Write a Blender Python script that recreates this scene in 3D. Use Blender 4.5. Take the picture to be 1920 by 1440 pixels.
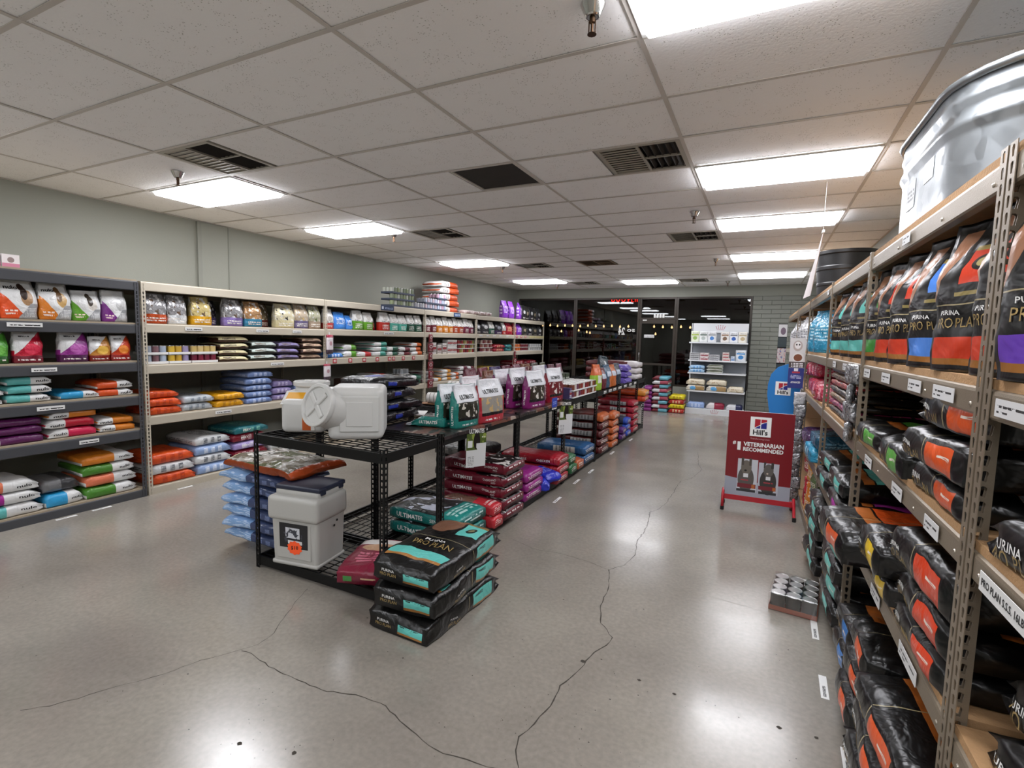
import bpy, bmesh, math, random
from mathutils import Vector, Matrix, noise
for o in list(bpy.data.objects): bpy.data.objects.remove(o, do_unlink=True)
SC = bpy.context.scene
COL = SC.collection
PI = math.pi
R = math.radians
RNG = random.Random(7)

# ------------------------------------------------------------------ camera
CAM_Z = 1.66
cam = bpy.data.cameras.new('camera'); cam.sensor_fit = 'HORIZONTAL'; cam.sensor_width = 36.0
cam.lens = 955.985 / 1920.0 * 36.0; cam.clip_start = 0.02; cam.clip_end = 100
camo = bpy.data.objects.new('camera', cam); COL.objects.link(camo); SC.camera = camo
_y, _p, _o = 0.4568, -0.0912, 0.0246
_f = Vector((-math.sin(_y)*math.cos(_p), math.cos(_y)*math.cos(_p), math.sin(_p)))
_r0 = Vector((math.cos(_y), math.sin(_y), 0)); _u0 = _r0.cross(_f)
_r = math.cos(_o)*_r0 + math.sin(_o)*_u0; _u = -math.sin(_o)*_r0 + math.cos(_o)*_u0
camo.matrix_world = Matrix(((_r.x, _u.x, -_f.x, 0), (_r.y, _u.y, -_f.y, 0), (_r.z, _u.z, -_f.z, CAM_Z), (0, 0, 0, 1)))

# ------------------------------------------------------------------ world, exposure, lamp strength
w = bpy.data.worlds.new('night'); SC.world = w; w.use_nodes = True
w.node_tree.nodes['Background'].inputs[0].default_value = (0.010, 0.011, 0.016, 1)
w.node_tree.nodes['Background'].inputs[1].default_value = 0.25
SC.view_settings.view_transform = 'Standard'; SC.view_settings.look = 'None'
SC.view_settings.gamma = 1.0; SC.view_settings.use_curve_mapping = False
SC.view_settings.exposure = -0.12
LAMP = 20.0          # radiance of the fluorescent ceiling panels

# room measures (metres, camera above the origin)
XW, XE, YB, YF, H = -6.33, 1.22, -7.0, 13.07, 2.989
GX, GY, TX, TY = -0.5758, 2.3737, 1.2192, 0.6096        # ceiling grid origin and pitch

# ------------------------------------------------------------------ small helpers
def lin(c):
    if isinstance(c, str):
        c = c.lstrip('#'); c = tuple(int(c[i:i+2], 16)/255 for i in (0, 2, 4))
    return tuple((x/12.92 if x <= 0.04045 else ((x+0.055)/1.055)**2.4) for x in c) + (1.0,)

def tag(o, label=None, cat=None, group=None, kind=None):
    if label: o['label'] = label
    if cat: o['category'] = cat
    if group: o['group'] = group
    if kind: o['kind'] = kind
    return o

def link(name, data, parent=None, loc=None, rot=None):
    o = bpy.data.objects.new(name, data); COL.objects.link(o)
    if parent is not None: o.parent = parent
    if loc is not None: o.location = loc
    if rot is not None: o.rotation_euler = rot
    return o

def empty(name, loc, rz=0.0):
    o = bpy.data.objects.new(name, None); COL.objects.link(o)
    o.location = loc; o.rotation_euler = (0, 0, rz); o.empty_display_size = 0.05
    return o

class MB:
    """collects shapes, becomes one mesh"""
    def __init__(s): s.v = []; s.f = []; s.m = []; s.sm = []
    def add(s, vs, fs, mi=0, smooth=False):
        b = len(s.v); s.v += [tuple(v) for v in vs]
        for f in fs: s.f.append(tuple(i+b for i in f)); s.m.append(mi); s.sm.append(smooth)
        return s
    def box(s, x0, x1, y0, y1, z0, z1, mi=0):
        v = [(x0,y0,z0),(x1,y0,z0),(x1,y1,z0),(x0,y1,z0),(x0,y0,z1),(x1,y0,z1),(x1,y1,z1),(x0,y1,z1)]
        return s.add(v, [(0,3,2,1),(4,5,6,7),(0,1,5,4),(1,2,6,5),(2,3,7,6),(3,0,4,7)], mi)
    def cbox(s, x0, x1, y0, y1, z0, z1, c=0.004, mi=0):
        """box with chamfered edges: three stacked rings"""
        def ring(d, z): return [(x0+d,y0+d+c,z),(x0+d+c,y0+d,z),(x1-d-c,y0+d,z),(x1-d,y0+d+c,z),(x1-d,y1-d-c,z),(x1-d-c,y1-d,z),(x0+d+c,y1-d,z),(x0+d,y1-d-c,z)]
        vs = ring(c, z0)+ring(0, z0+c)+ring(0, z1-c)+ring(c, z1)
        fs = [tuple(range(7,-1,-1)), tuple(range(24,32))]
        for k in range(3):
            for i in range(8): fs.append((k*8+i, k*8+(i+1)%8, (k+1)*8+(i+1)%8, (k+1)*8+i))
        return s.add(vs, fs, mi)
    def tube(s, pts, r, n=6, mi=0, caps=True, smooth=True):
        pts = [Vector(p) for p in pts]; vs = []; fs = []
        up = Vector((0, 0, 1))
        for i, p in enumerate(pts):
            t = (pts[min(i+1, len(pts)-1)] - pts[max(i-1, 0)]).normalized()
            a = t.cross(up)
            if a.length < 1e-4: a = t.cross(Vector((1, 0, 0)))
            a.normalize(); b = t.cross(a)
            rr = r[i] if isinstance(r, (list, tuple)) else r
            for k in range(n):
                q = 2*PI*k/n; vs.append(p + a*math.cos(q)*rr + b*math.sin(q)*rr)
        for i in range(len(pts)-1):
            for k in range(n): fs.append((i*n+k, i*n+(k+1) % n, (i+1)*n+(k+1) % n, (i+1)*n+k))
        s.add(vs, fs, mi, smooth)
        if caps:
            b = len(s.v)-len(vs)
            s.f.append(tuple(b+k for k in range(n))[::-1]); s.m.append(mi); s.sm.append(False)
            s.f.append(tuple(b+(len(pts)-1)*n+k for k in range(n))); s.m.append(mi); s.sm.append(False)
        return s
    def lathe(s, prof, n=16, c=(0, 0, 0), mi=0, smooth=True, sx=1.0, sy=1.0):
        """prof: list of (r, z[, mi])"""
        for j in range(len(prof)-1):
            (r0, z0), (r1, z1) = prof[j][:2], prof[j+1][:2]
            m = prof[j][2] if len(prof[j]) > 2 else mi
            vs = []
            for r_, z_ in ((r0, z0), (r1, z1)):
                for k in range(n):
                    q = 2*PI*k/n; vs.append((c[0]+r_*math.cos(q)*sx, c[1]+r_*math.sin(q)*sy, c[2]+z_))
            s.add(vs, [(k, (k+1) % n, n+(k+1) % n, n+k) for k in range(n)], m, smooth)
        return s
    def poly(s, pts, z=None, mi=0):
        return s.add([(p[0], p[1], p[2] if len(p) > 2 else z) for p in pts], [tuple(range(len(pts)))], mi)
    def prism(s, pts, axis, a, b, mi=0):
        """extrude a 2-D outline (counter-clockwise) along axis 'x','y' or 'z' from a to b"""
        def P(p, t): return {'x': (t, p[0], p[1]), 'y': (p[0], t, p[1]), 'z': (p[0], p[1], t)}[axis]
        n = len(pts); vs = [P(p, a) for p in pts]+[P(p, b) for p in pts]
        fs = [tuple(range(n))[::-1], tuple(range(n, 2*n))]+[(i, (i+1) % n, n+(i+1) % n, n+i) for i in range(n)]
        return s.add(vs, fs, mi)
    def mesh(s, name, mats):
        me = bpy.data.meshes.new(name); me.from_pydata(s.v, [], s.f)
        if not isinstance(mats, (list, tuple)): mats = [mats]
        for m in mats: me.materials.append(m)
        me.polygons.foreach_set('material_index', s.m); me.polygons.foreach_set('use_smooth', s.sm)
        bm = bmesh.new(); bm.from_mesh(me); bmesh.ops.recalc_face_normals(bm, faces=bm.faces); bm.to_mesh(me); bm.free()
        me.update(); return me
    def obj(s, name, mats, parent=None, loc=None, rot=None):
        return link(name, s.mesh(name, mats), parent, loc, rot)

# ------------------------------------------------------------------ materials
MATS = {}
def mat(name, col, rough=0.5, metal=0.0, spec=0.5, emit=None, estr=0.0, var=0.0, vscale=6.0, bump=0.0, bscale=60.0, coat=0.0):
    if name in MATS: return MATS[name]
    m = bpy.data.materials.new(name); m.use_nodes = True; nt = m.node_tree; b = nt.nodes['Principled BSDF']
    c = lin(col); b.inputs['Base Color'].default_value = c
    b.inputs['Roughness'].default_value = rough; b.inputs['Metallic'].default_value = metal
    b.inputs['Specular IOR Level'].default_value = spec
    if coat: b.inputs['Coat Weight'].default_value = coat; b.inputs['Coat Roughness'].default_value = 0.15
    if emit is not None:
        b.inputs['Emission Color'].default_value = lin(emit); b.inputs['Emission Strength'].default_value = estr
    tc = None
    if var or bump: tc = nt.nodes.new('ShaderNodeTexCoord')
    if var:
        n = nt.nodes.new('ShaderNodeTexNoise'); n.inputs['Scale'].default_value = vscale; n.inputs['Detail'].default_value = 4
        nt.links.new(tc.outputs['Object'], n.inputs['Vector'])
        mx = nt.nodes.new('ShaderNodeMix'); mx.data_type = 'RGBA'; mx.blend_type = 'MIX'
        mx.inputs[6].default_value = tuple(x*(1-var) for x in c[:3])+(1,); mx.inputs[7].default_value = tuple(min(1, x*(1+var)) for x in c[:3])+(1,)
        nt.links.new(n.outputs['Fac'], mx.inputs[0]); nt.links.new(mx.outputs[2], b.inputs['Base Color'])
    if bump:
        n2 = nt.nodes.new('ShaderNodeTexNoise'); n2.inputs['Scale'].default_value = bscale; n2.inputs['Detail'].default_value = 3
        nt.links.new(tc.outputs['Object'], n2.inputs['Vector'])
        bp = nt.nodes.new('ShaderNodeBump'); bp.inputs['Strength'].default_value = bump; bp.inputs['Distance'].default_value = 0.01
        nt.links.new(n2.outputs['Fac'], bp.inputs['Height']); nt.links.new(bp.outputs['Normal'], b.inputs['Normal'])
    MATS[name] = m
    return m

class PM:
    """a printed wrapper: flat colour zones laid out on the UV map. u: 0-1 front, 1-2 right side, 2-3 back, 3-4 left side, 4-5 bottom, 5-6 top; v: height"""
    def __init__(s, name, base, rough=0.25, crumple=0.5, cscale=16.0, spec=0.55, metal=0.0):
        s.m = bpy.data.materials.new(name); MATS[name] = s.m; s.m.use_nodes = True; s.nt = s.m.node_tree
        s.b = s.nt.nodes['Principled BSDF']; s.b.inputs['Roughness'].default_value = rough
        s.b.inputs['Specular IOR Level'].default_value = spec; s.b.inputs['Metallic'].default_value = metal
        uv = s.nt.nodes.new('ShaderNodeTexCoord'); s.uv = uv.outputs['UV']
        sep = s.nt.nodes.new('ShaderNodeSeparateXYZ'); s.nt.links.new(s.uv, sep.inputs[0])
        s.u = sep.outputs[0]; s.v = sep.outputs[1]
        s.fu = s.math('FRACT', s.u)
        s.cur = None; s.base = lin(base)
        if crumple:
            n = s.nt.nodes.new('ShaderNodeTexNoise'); n.inputs['Scale'].default_value = cscale; n.inputs['Detail'].default_value = 3.0
            n.inputs['Distortion'].default_value = 0.6
            s.nt.links.new(uv.outputs['Object'], n.inputs['Vector'])
            bp = s.nt.nodes.new('ShaderNodeBump'); bp.inputs['Strength'].default_value = crumple; bp.inputs['Distance'].default_value = 0.03
            s.nt.links.new(n.outputs['Fac'], bp.inputs['Height']); s.nt.links.new(bp.outputs['Normal'], s.b.inputs['Normal'])
    def math(s, op, a, b=None):
        n = s.nt.nodes.new('ShaderNodeMath'); n.operation = op
        for i, x in enumerate((a, b)):
            if x is None: continue
            if isinstance(x, (int, float)): n.inputs[i].default_value = x
            else: s.nt.links.new(x, n.inputs[i])
        return n.outputs[0]
    def put(s, fac, col):
        mx = s.nt.nodes.new('ShaderNodeMix'); mx.data_type = 'RGBA'
        if s.cur is None: mx.inputs[6].default_value = s.base
        else: s.nt.links.new(s.cur, mx.inputs[6])
        mx.inputs[7].default_value = lin(col); s.nt.links.new(fac, mx.inputs[0]); s.cur = mx.outputs[2]
        return s
    def _rect(s, u0, u1, v0, v1, u=None):
        u = s.u if u is None else u
        a = s.math('LESS_THAN', s.math('ABSOLUTE', s.math('SUBTRACT', u, (u0+u1)/2)), (u1-u0)/2)
        b = s.math('LESS_THAN', s.math('ABSOLUTE', s.math('SUBTRACT', s.v, (v0+v1)/2)), (v1-v0)/2)
        return s.math('MULTIPLY', a, b)
    def rect(s, u0, u1, v0, v1, col): return s.put(s._rect(u0, u1, v0, v1), col)
    def frect(s, u0, u1, v0, v1, col): return s.put(s._rect(u0, u1, v0, v1, s.fu), col)     # on every face
    def band(s, v0, v1, col):
        return s.put(s.math('LESS_THAN', s.math('ABSOLUTE', s.math('SUBTRACT', s.v, (v0+v1)/2)), (v1-v0)/2), col)
    def ell(s, uc, vc, ru, rv, col):
        a = s.math('DIVIDE', s.math('SUBTRACT', s.u, uc), ru); b = s.math('DIVIDE', s.math('SUBTRACT', s.v, vc), rv)
        d = s.math('ADD', s.math('MULTIPLY', a, a), s.math('MULTIPLY', b, b))
        return s.put(s.math('LESS_THAN', d, 1.0), col)
    def half(s, a, b, c, col, u0=0, u1=1, v0=0, v1=1):
        """a*u+b*v>c inside the rectangle"""
        d = s.math('ADD', s.math('MULTIPLY', s.u, a), s.math('MULTIPLY', s.v, b))
        return s.put(s.math('MULTIPLY', s.math('GREATER_THAN', d, c), s._rect(u0, u1, v0, v1)), col)
    def fine(s, u0, u1, v0, v1, col, lines=5, sc=40):
        """rows of print too small to read"""
        row = s.math('LESS_THAN', s.math('FRACT', s.math('MULTIPLY', s.math('SUBTRACT', s.v, v0), lines/(v1-v0))), 0.55)
        n = s.nt.nodes.new('ShaderNodeTexNoise'); n.inputs['Scale'].default_value = sc; n.inputs['Detail'].default_value = 1
        mp = s.nt.nodes.new('ShaderNodeMapping'); mp.inputs['Scale'].default_value = (1, 0.25, 1)
        s.nt.links.new(s.uv, mp.inputs[0]); s.nt.links.new(mp.outputs[0], n.inputs['Vector'])
        k = s.math('MULTIPLY', row, s.math('GREATER_THAN', n.outputs['Fac'], 0.45))
        return s.put(s.math('MULTIPLY', k, s._rect(u0, u1, v0, v1)), col)
    def blot(s, u0, u1, v0, v1, col, sc=6, thr=0.5):
        """irregular patches of a printed photograph"""
        n = s.nt.nodes.new('ShaderNodeTexNoise'); n.inputs['Scale'].default_value = sc; n.inputs['Detail'].default_value = 2
        s.nt.links.new(s.uv, n.inputs['Vector'])
        return s.put(s.math('MULTIPLY', s.math('GREATER_THAN', n.outputs['Fac'], thr), s._rect(u0, u1, v0, v1)), col)
    def done(s):
        if s.cur is None: s.b.inputs['Base Color'].default_value = s.base
        else: s.nt.links.new(s.cur, s.b.inputs['Base Color'])
        return s.m

# ------------------------------------------------------------------ lettering
_TXT = {}
def text_mesh(body, bold=0.0, spacing=1.0):
    """flat lettering: (verts 2-D, faces, width, height), cap height about 1"""
    k = (body, bold, spacing)
    if k in _TXT: return _TXT[k]
    cu = bpy.data.curves.new('lettering', 'FONT'); cu.body = body; cu.size = 1.0; cu.resolution_u = 2
    cu.offset = bold; cu.space_character = spacing; cu.fill_mode = 'FRONT'
    ob = bpy.data.objects.new('lettering', cu); COL.objects.link(ob)
    me = bpy.data.meshes.new_from_object(ob)
    vs = [(v.co.x, v.co.y) for v in me.vertices]; fs = [tuple(p.vertices) for p in me.polygons]
    bpy.data.objects.remove(ob, do_unlink=True); bpy.data.meshes.remove(me)
    x0 = min(v[0] for v in vs); x1 = max(v[0] for v in vs); y0 = min(v[1] for v in vs); y1 = max(v[1] for v in vs)
    vs = [(v[0]-(x0+x1)/2, v[1]-(y0+y1)/2) for v in vs]
    _TXT[k] = (vs, fs, x1-x0, y1-y0)
    return _TXT[k]

def letters(parent, body, m, width, height=None, place=None, bold=0.02, spacing=1.0, name='lettering', shear=0.0):
    """place(x, y) -> 3-D point in the parent's space, x along the text, y up, metres from its centre"""
    vs, fs, w_, h_ = text_mesh(body, bold, spacing)
    sx = width/w_; sy = (height/h_) if height else sx
    P = [place((x+shear*y)*sx, y*sy) for x, y in vs]
    me = bpy.data.meshes.new(name); me.from_pydata([tuple(p) for p in P], [], fs); me.materials.append(m)
    return link(name, me, parent)

def plane_place(o, ax, ay):
    o = Vector(o); ax = Vector(ax).normalized(); ay = Vector(ay).normalized()
    return lambda x, y: o + ax*x + ay*y

# ================================================================== the room
def concrete():
    m = bpy.data.materials.new('polished_concrete'); m.use_nodes = True; nt = m.node_tree; b = nt.nodes['Principled BSDF']
    tc = nt.nodes.new('ShaderNodeTexCoord')
    def N(sc, det=4, dist=0.0):
        n = nt.nodes.new('ShaderNodeTexNoise'); n.inputs['Scale'].default_value = sc; n.inputs['Detail'].default_value = det
        n.inputs['Distortion'].default_value = dist; nt.links.new(tc.outputs['Object'], n.inputs['Vector']); return n.outputs['Fac']
    r1 = nt.nodes.new('ShaderNodeValToRGB'); nt.links.new(N(0.9, 5, 0.2), r1.inputs[0])
    r1.color_ramp.elements[0].position = 0.34; r1.color_ramp.elements[0].color = lin('#837d75')
    r1.color_ramp.elements[1].position = 0.68; r1.color_ramp.elements[1].color = lin('#9d978d')
    r2 = nt.nodes.new('ShaderNodeValToRGB'); nt.links.new(N(42, 5), r2.inputs[0])
    r2.color_ramp.elements[0].position = 0.30; r2.color_ramp.elements[0].color = (0.88, 0.88, 0.87, 1)
    r2.color_ramp.elements[1].position = 0.70; r2.color_ramp.elements[1].color = (1.06, 1.06, 1.05, 1)
    mx = nt.nodes.new('ShaderNodeMix'); mx.data_type = 'RGBA'; mx.blend_type = 'MULTIPLY'; mx.inputs[0].default_value = 1
    nt.links.new(r1.outputs[0], mx.inputs[6]); nt.links.new(r2.outputs[0], mx.inputs[7])
    # sparse dark aggregate specks
    v = nt.nodes.new('ShaderNodeTexVoronoi'); v.inputs['Scale'].default_value = 26; nt.links.new(tc.outputs['Object'], v.inputs['Vector'])
    lt = nt.nodes.new('ShaderNodeMath'); lt.operation = 'LESS_THAN'; lt.inputs[1].default_value = 0.075; nt.links.new(v.outputs['Distance'], lt.inputs[0])
    gt = nt.nodes.new('ShaderNodeMath'); gt.operation = 'GREATER_THAN'; gt.inputs[1].default_value = 0.62; nt.links.new(N(1.3, 3), gt.inputs[0])
    ml = nt.nodes.new('ShaderNodeMath'); ml.operation = 'MULTIPLY'; nt.links.new(lt.outputs[0], ml.inputs[0]); nt.links.new(gt.outputs[0], ml.inputs[1])
    m2 = nt.nodes.new('ShaderNodeMix'); m2.data_type = 'RGBA'; nt.links.new(ml.outputs[0], m2.inputs[0])
    nt.links.new(mx.outputs[2], m2.inputs[6]); m2.inputs[7].default_value = lin('#4a443c')
    nt.links.new(m2.outputs[2], b.inputs['Base Color'])
    r3 = nt.nodes.new('ShaderNodeMapRange'); r3.inputs['From Min'].default_value = 0.3; r3.inputs['From Max'].default_value = 0.7
    r3.inputs['To Min'].default_value = 0.17; r3.inputs['To Max'].default_value = 0.25
    nt.links.new(N(2.2, 3, 0.2), r3.inputs['Value']); nt.links.new(r3.outputs[0], b.inputs['Roughness'])
    bp = nt.nodes.new('ShaderNodeBump'); bp.inputs['Strength'].default_value = 0.05; bp.inputs['Distance'].default_value = 0.01
    nt.links.new(N(9, 4), bp.inputs['Height']); nt.links.new(bp.outputs[0], b.inputs['Normal'])
    b.inputs['Specular IOR Level'].default_value = 0.75
    return m
M_FLOOR = concrete()
M_WALL = mat('wall_paint', '#92948a', 0.62, var=0.03, vscale=1.5, bump=0.12, bscale=90)
M_TRIMW = mat('wall_batten_paint', '#8a8c83', 0.6)
M_BRONZE = mat('bronze_aluminium', '#3a332c', 0.4, metal=0.3)
M_DARKHOLE = mat('crack_dark', '#3b362f', 0.9)
M_CRACK = mat('crack_filler', '#7a7365', 0.75)
M_TEE = mat('ceiling_tee', '#c9c3bc', 0.5)

floor = MB().box(XW-0.1, XE+0.1, YB-0.1, YF+0.1, -0.12, 0).obj('floor', M_FLOOR); tag(floor, 'polished grey beige concrete floor with cracks', kind='structure')

CRACKS = dict(
 A=([(-.91,3.52),(-.87,3.39),(-.83,3.19),(-.82,3.0),(-.76,2.81),(-.66,2.7),(-.67,2.61),(-.71,2.52),(-.73,2.43),(-.73,2.36),(-.78,2.19),(-.77,2.04),(-.79,1.91),(-.82,1.81),(-.8,1.74),(-.75,1.67),(-.72,1.5)], .0038),
 B=([(-.8,8.08),(-.71,7.28),(-.63,6.95),(-.7,6.44),(-.8,6.24),(-.8,5.67),(-.81,5.25),(-.85,5.04),(-.9,4.94),(-.85,4.6),(-.84,4.39),(-.85,4.15),(-.8,3.88),(-.83,3.65),(-.91,3.52)], .0030),
 C=([(-.9,3.51),(-1.1,3.58),(-1.32,3.61),(-1.51,3.58),(-1.76,3.67)], .0020),
 D=([(-.84,3.42),(-.61,3.41),(-.37,3.43),(-.14,3.46),(.08,3.43),(.18,3.38)], .0014),
 E=([(-2.56,2.28),(-2.5,2.13),(-2.39,1.93),(-2.33,1.84),(-2.32,1.73),(-2.35,1.66),(-2.45,1.5),(-2.5,1.36),(-2.54,1.29),(-2.62,1.17),(-2.66,1.08),(-2.71,1.0),(-2.79,.93)], .0020),
 F=([(-2.34,1.65),(-2.28,1.66),(-2.11,1.63),(-1.93,1.63),(-1.75,1.63),(-1.7,1.65),(-1.59,1.68),(-1.42,1.69),(-1.28,1.64),(-1.2,1.62),(-1.12,1.6),(-1.05,1.59),(-.95,1.61),(-.82,1.63)], .0028),
 G=([(-3.8,1.22),(-3.81,1.36),(-3.85,1.52),(-3.88,1.67),(-3.93,1.82),(-3.9,2.0)], .0014))
def crack(pts, wd):
    out = []; rr = random.Random(int(wd*1e5)+len(pts))
    for a, b in zip(pts, pts[1:]):
        n = max(2, int(math.dist(a, b)/.035))
        for k in range(n):
            t = k/n; j = .006 if k else .003
            out.append((a[0]+(b[0]-a[0])*t+rr.uniform(-j, j), a[1]+(b[1]-a[1])*t+rr.uniform(-j, j)))
    out.append(pts[-1]); vs = []; fs = []
    for i, p in enumerate(out):
        q0 = out[max(0, i-1)]; q1 = out[min(len(out)-1, i+1)]
        dx, dy = q1[0]-q0[0], q1[1]-q0[1]; l = math.hypot(dx, dy) or 1
        hw = wd*rr.uniform(.35, 1.25)*.85
        vs += [(p[0]-dy/l*hw, p[1]+dx/l*hw, .0006), (p[0]+dy/l*hw, p[1]-dx/l*hw, .0006)]
    fs = [(2*i, 2*i+1, 2*i+3, 2*i+2) for i in range(len(out)-1)]
    return MB().add(vs, fs)
for k, (pts, wd) in CRACKS.items():
    crack(pts, wd).obj('crack', M_DARKHOLE if wd > .0016 else M_CRACK, floor)
PITS = [(-.74,2.42),(-.66,2.48),(-.57,2.4),(-.45,2.41),(-.43,2.3),(-.28,2.39),(-.14,2.41),(-.1,2.4),(0,2.37),(.16,2.39),(.3,2.4),(.22,3.05),(.16,2.97),(-.2,2.66),(-1.38,3.05),(-1.05,2.96),(-.57,3.09),(-.61,3.06),(-1.57,2.0),(-.58,2.11),(-.55,1.92),(-.54,2.21),(-1.12,1.71),(-.97,2.08),(-3.54,2.2),(-3.18,2.19),(-2.97,1.46),(-3.2,1.14),(-2.4,1.41),(-2.54,1.2),(-1.92,1.43),(-1.8,1.25),(-1.57,1.32),(-2.05,1.2),(-1.99,2.2)]
_r = random.Random(3); pm = MB()
for i, (x, y) in enumerate(PITS):
    big = {0: .017, 3: .011, 5: .010, 9: .012, 10: .011, 31: .015, 32: .014}.get(i, _r.uniform(.003, .0065))
    n = 9; pm.poly([(x+big*_r.uniform(.6, 1.1)*math.cos(2*PI*k/n), y+big*_r.uniform(.5, 1)*math.sin(2*PI*k/n)) for k in range(n)], z=.0008)
for i in range(150):
    x, y = (_r.gauss(-.95, .5), _r.gauss(1.9, .35)) if i < 110 else (_r.uniform(-3.5, .3), _r.uniform(1.2, 5))
    s = _r.uniform(.001, .0028); pm.poly([(x+s*math.cos(2*PI*k/6), y+s*math.sin(2*PI*k/6)) for k in range(6)], z=.0007)
tag(pm.obj('pit', M_DARKHOLE, floor), kind='stuff')

# ---- walls
wl = MB().box(XW-.12, XW, YB-.1, YF+.12, 0, H+.3).obj('wall_left', M_WALL); tag(wl, 'grey green painted side wall behind the racks', kind='structure')
for y in (4.05, 4.40):
    MB().box(XW, XW+.03, y-(.05 if y < 4.2 else 0), y+(0 if y < 4.2 else .012), 0, H-.012).obj('batten', M_TRIMW, wl)
MB().box(XW, XW+.022, 4.05, 4.40, 0, H-.012).obj('pilaster', M_WALL, wl)
wr = MB().box(XE, XE+.12, YB-.1, YF+.12, 0, H+.3).obj('wall_right', M_WALL); tag(wr, 'grey painted wall behind the bronze racks', kind='structure')
wb = MB().box(XW, XE, YB-.12, YB, 0, H+.3).obj('wall_back', M_WALL); tag(wb, 'grey painted wall at the rear of the shop', kind='structure')
WT = 2.742
wf = MB().box(XW, XE, YF, YF+.14, WT, H+.3).box(XW, -2.88, YF, YF+.14, 0, .55).box(-1.98, -.30, YF, YF+.14, 0, .55).box(XW, -6.262, YF, YF+.14, .55, WT).obj('wall_front', M_WALL)
tag(wf, 'grey painted shopfront wall around the dark windows', kind='structure')
# painted brick pier
wp = MB().box(-.30, XE, YF+.012, YF+.14, 0, WT).obj('wall_pier', mat('mortar_paint', '#6d7068', .7)); tag(wp, 'pier of grey painted long bricks beside the window', kind='structure')
M_BR = mat('brick_paint', '#82847b', .55, var=.05, vscale=5)
_bm = {}
def brick(wd):
    wd = round(wd, 3)
    if wd not in _bm: _bm[wd] = MB().cbox(0, wd, 0, .02, 0, .0905, .004).mesh('brick', M_BR)
    return _bm[wd]
nr = 27; zc = WT/nr
for r_ in range(nr):
    x = -.296; first = .39 if r_ % 2 else .195
    while x < XE-.01:
        wd = min(first, XE-.002-x); first = .39
        if wd > .03: link('brick', brick(wd-.008), wp, (x, YF+.0005, r_*zc+.004))
        x += wd
# white paper strip on the pier corner line
# ---- windows and door
def glass():
    m = bpy.data.materials.new('window_glass'); m.use_nodes = True; nt = m.node_tree; nt.nodes.clear()
    o = nt.nodes.new('ShaderNodeOutputMaterial'); mx = nt.nodes.new('ShaderNodeMixShader'); t = nt.nodes.new('ShaderNodeBsdfTransparent'); g = nt.nodes.new('ShaderNodeBsdfGlossy')
    fr = nt.nodes.new('ShaderNodeFresnel'); fr.inputs[0].default_value = 1.55
    ad = nt.nodes.new('ShaderNodeMath'); ad.operation = 'MULTIPLY_ADD'; ad.inputs[1].default_value = 0.95; ad.inputs[2].default_value = 0.0
    nt.links.new(fr.outputs[0], ad.inputs[0]); nt.links.new(ad.outputs[0], mx.inputs[0])
    t.inputs[0].default_value = (.5, .52, .52, 1); g.inputs['Roughness'].default_value = .012; g.inputs[0].default_value = (1, 1, 1, 1)
    nt.links.new(t.outputs[0], mx.inputs[1]); nt.links.new(g.outputs[0], mx.inputs[2]); nt.links.new(mx.outputs[0], o.inputs[0])
    return m
M_GLASS = glass()
FY0, FY1 = YF+.004, YF+.06
def window(name, label, x0, x1, z0, z1, fw=.045):
    o = empty(name, ((x0+x1)/2, YF, z0)); tag(o, label, kind='structure'); X = (x0+x1)/2
    for a, b, c, d in ((x0, x0+fw, z0, z1), (x1-fw, x1, z0, z1), (x0+fw, x1-fw, z1-fw, z1), (x0+fw, x1-fw, z0, z0+fw)):
        MB().box(a-X, b-X, FY0-YF, FY1-YF, c-z0, d-z0).obj('window_frame', M_BRONZE, o)
    MB().box(x0+fw-X, x1-fw-X, .028, .034, fw, z1-z0-fw).obj('pane', M_GLASS, o)
    return o
window('window_1', 'dark shop window nearest the beige racks', -6.26, -4.59, .55, WT)
window('window_2', 'dark shop window with string lights and hours decal', -4.585, -2.885, .55, WT)
window('window_3', 'dark transom window above the glass door', -2.88, -1.99, 2.19, WT)
window('window_4', 'dark shop window behind the white display shelf', -1.985, -.305, .55, WT)
dr = empty('door_1', (-2.43, YF, 0)); tag(dr, 'dark framed glass shop door', kind='structure')
for a, b, c, d in ((-.445, -.385, 0, 2.185), (.385, .44, 0, 2.185), (-.385, .385, 2.09, 2.185), (-.385, .385, 0, .22), (-.385, .385, 1.05, 1.10)):
    MB().box(a, b, .006, .05, c, d).obj('door_frame', M_BRONZE, dr)
MB().box(-.385, .385, .026, .032, 1.10, 2.09).obj('pane', M_GLASS, dr); MB().box(-.385, .385, .026, .032, .22, 1.05).obj('pane', M_GLASS, dr)
MB().tube([(-.415, -.01, 1.12), (-.415, -.05, 1.14), (-.415, -.05, 1.36), (-.415, -.01, 1.38)], .011).obj('door_handle', mat('steel', '#b9b9b8', .25, metal=1), dr)
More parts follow.
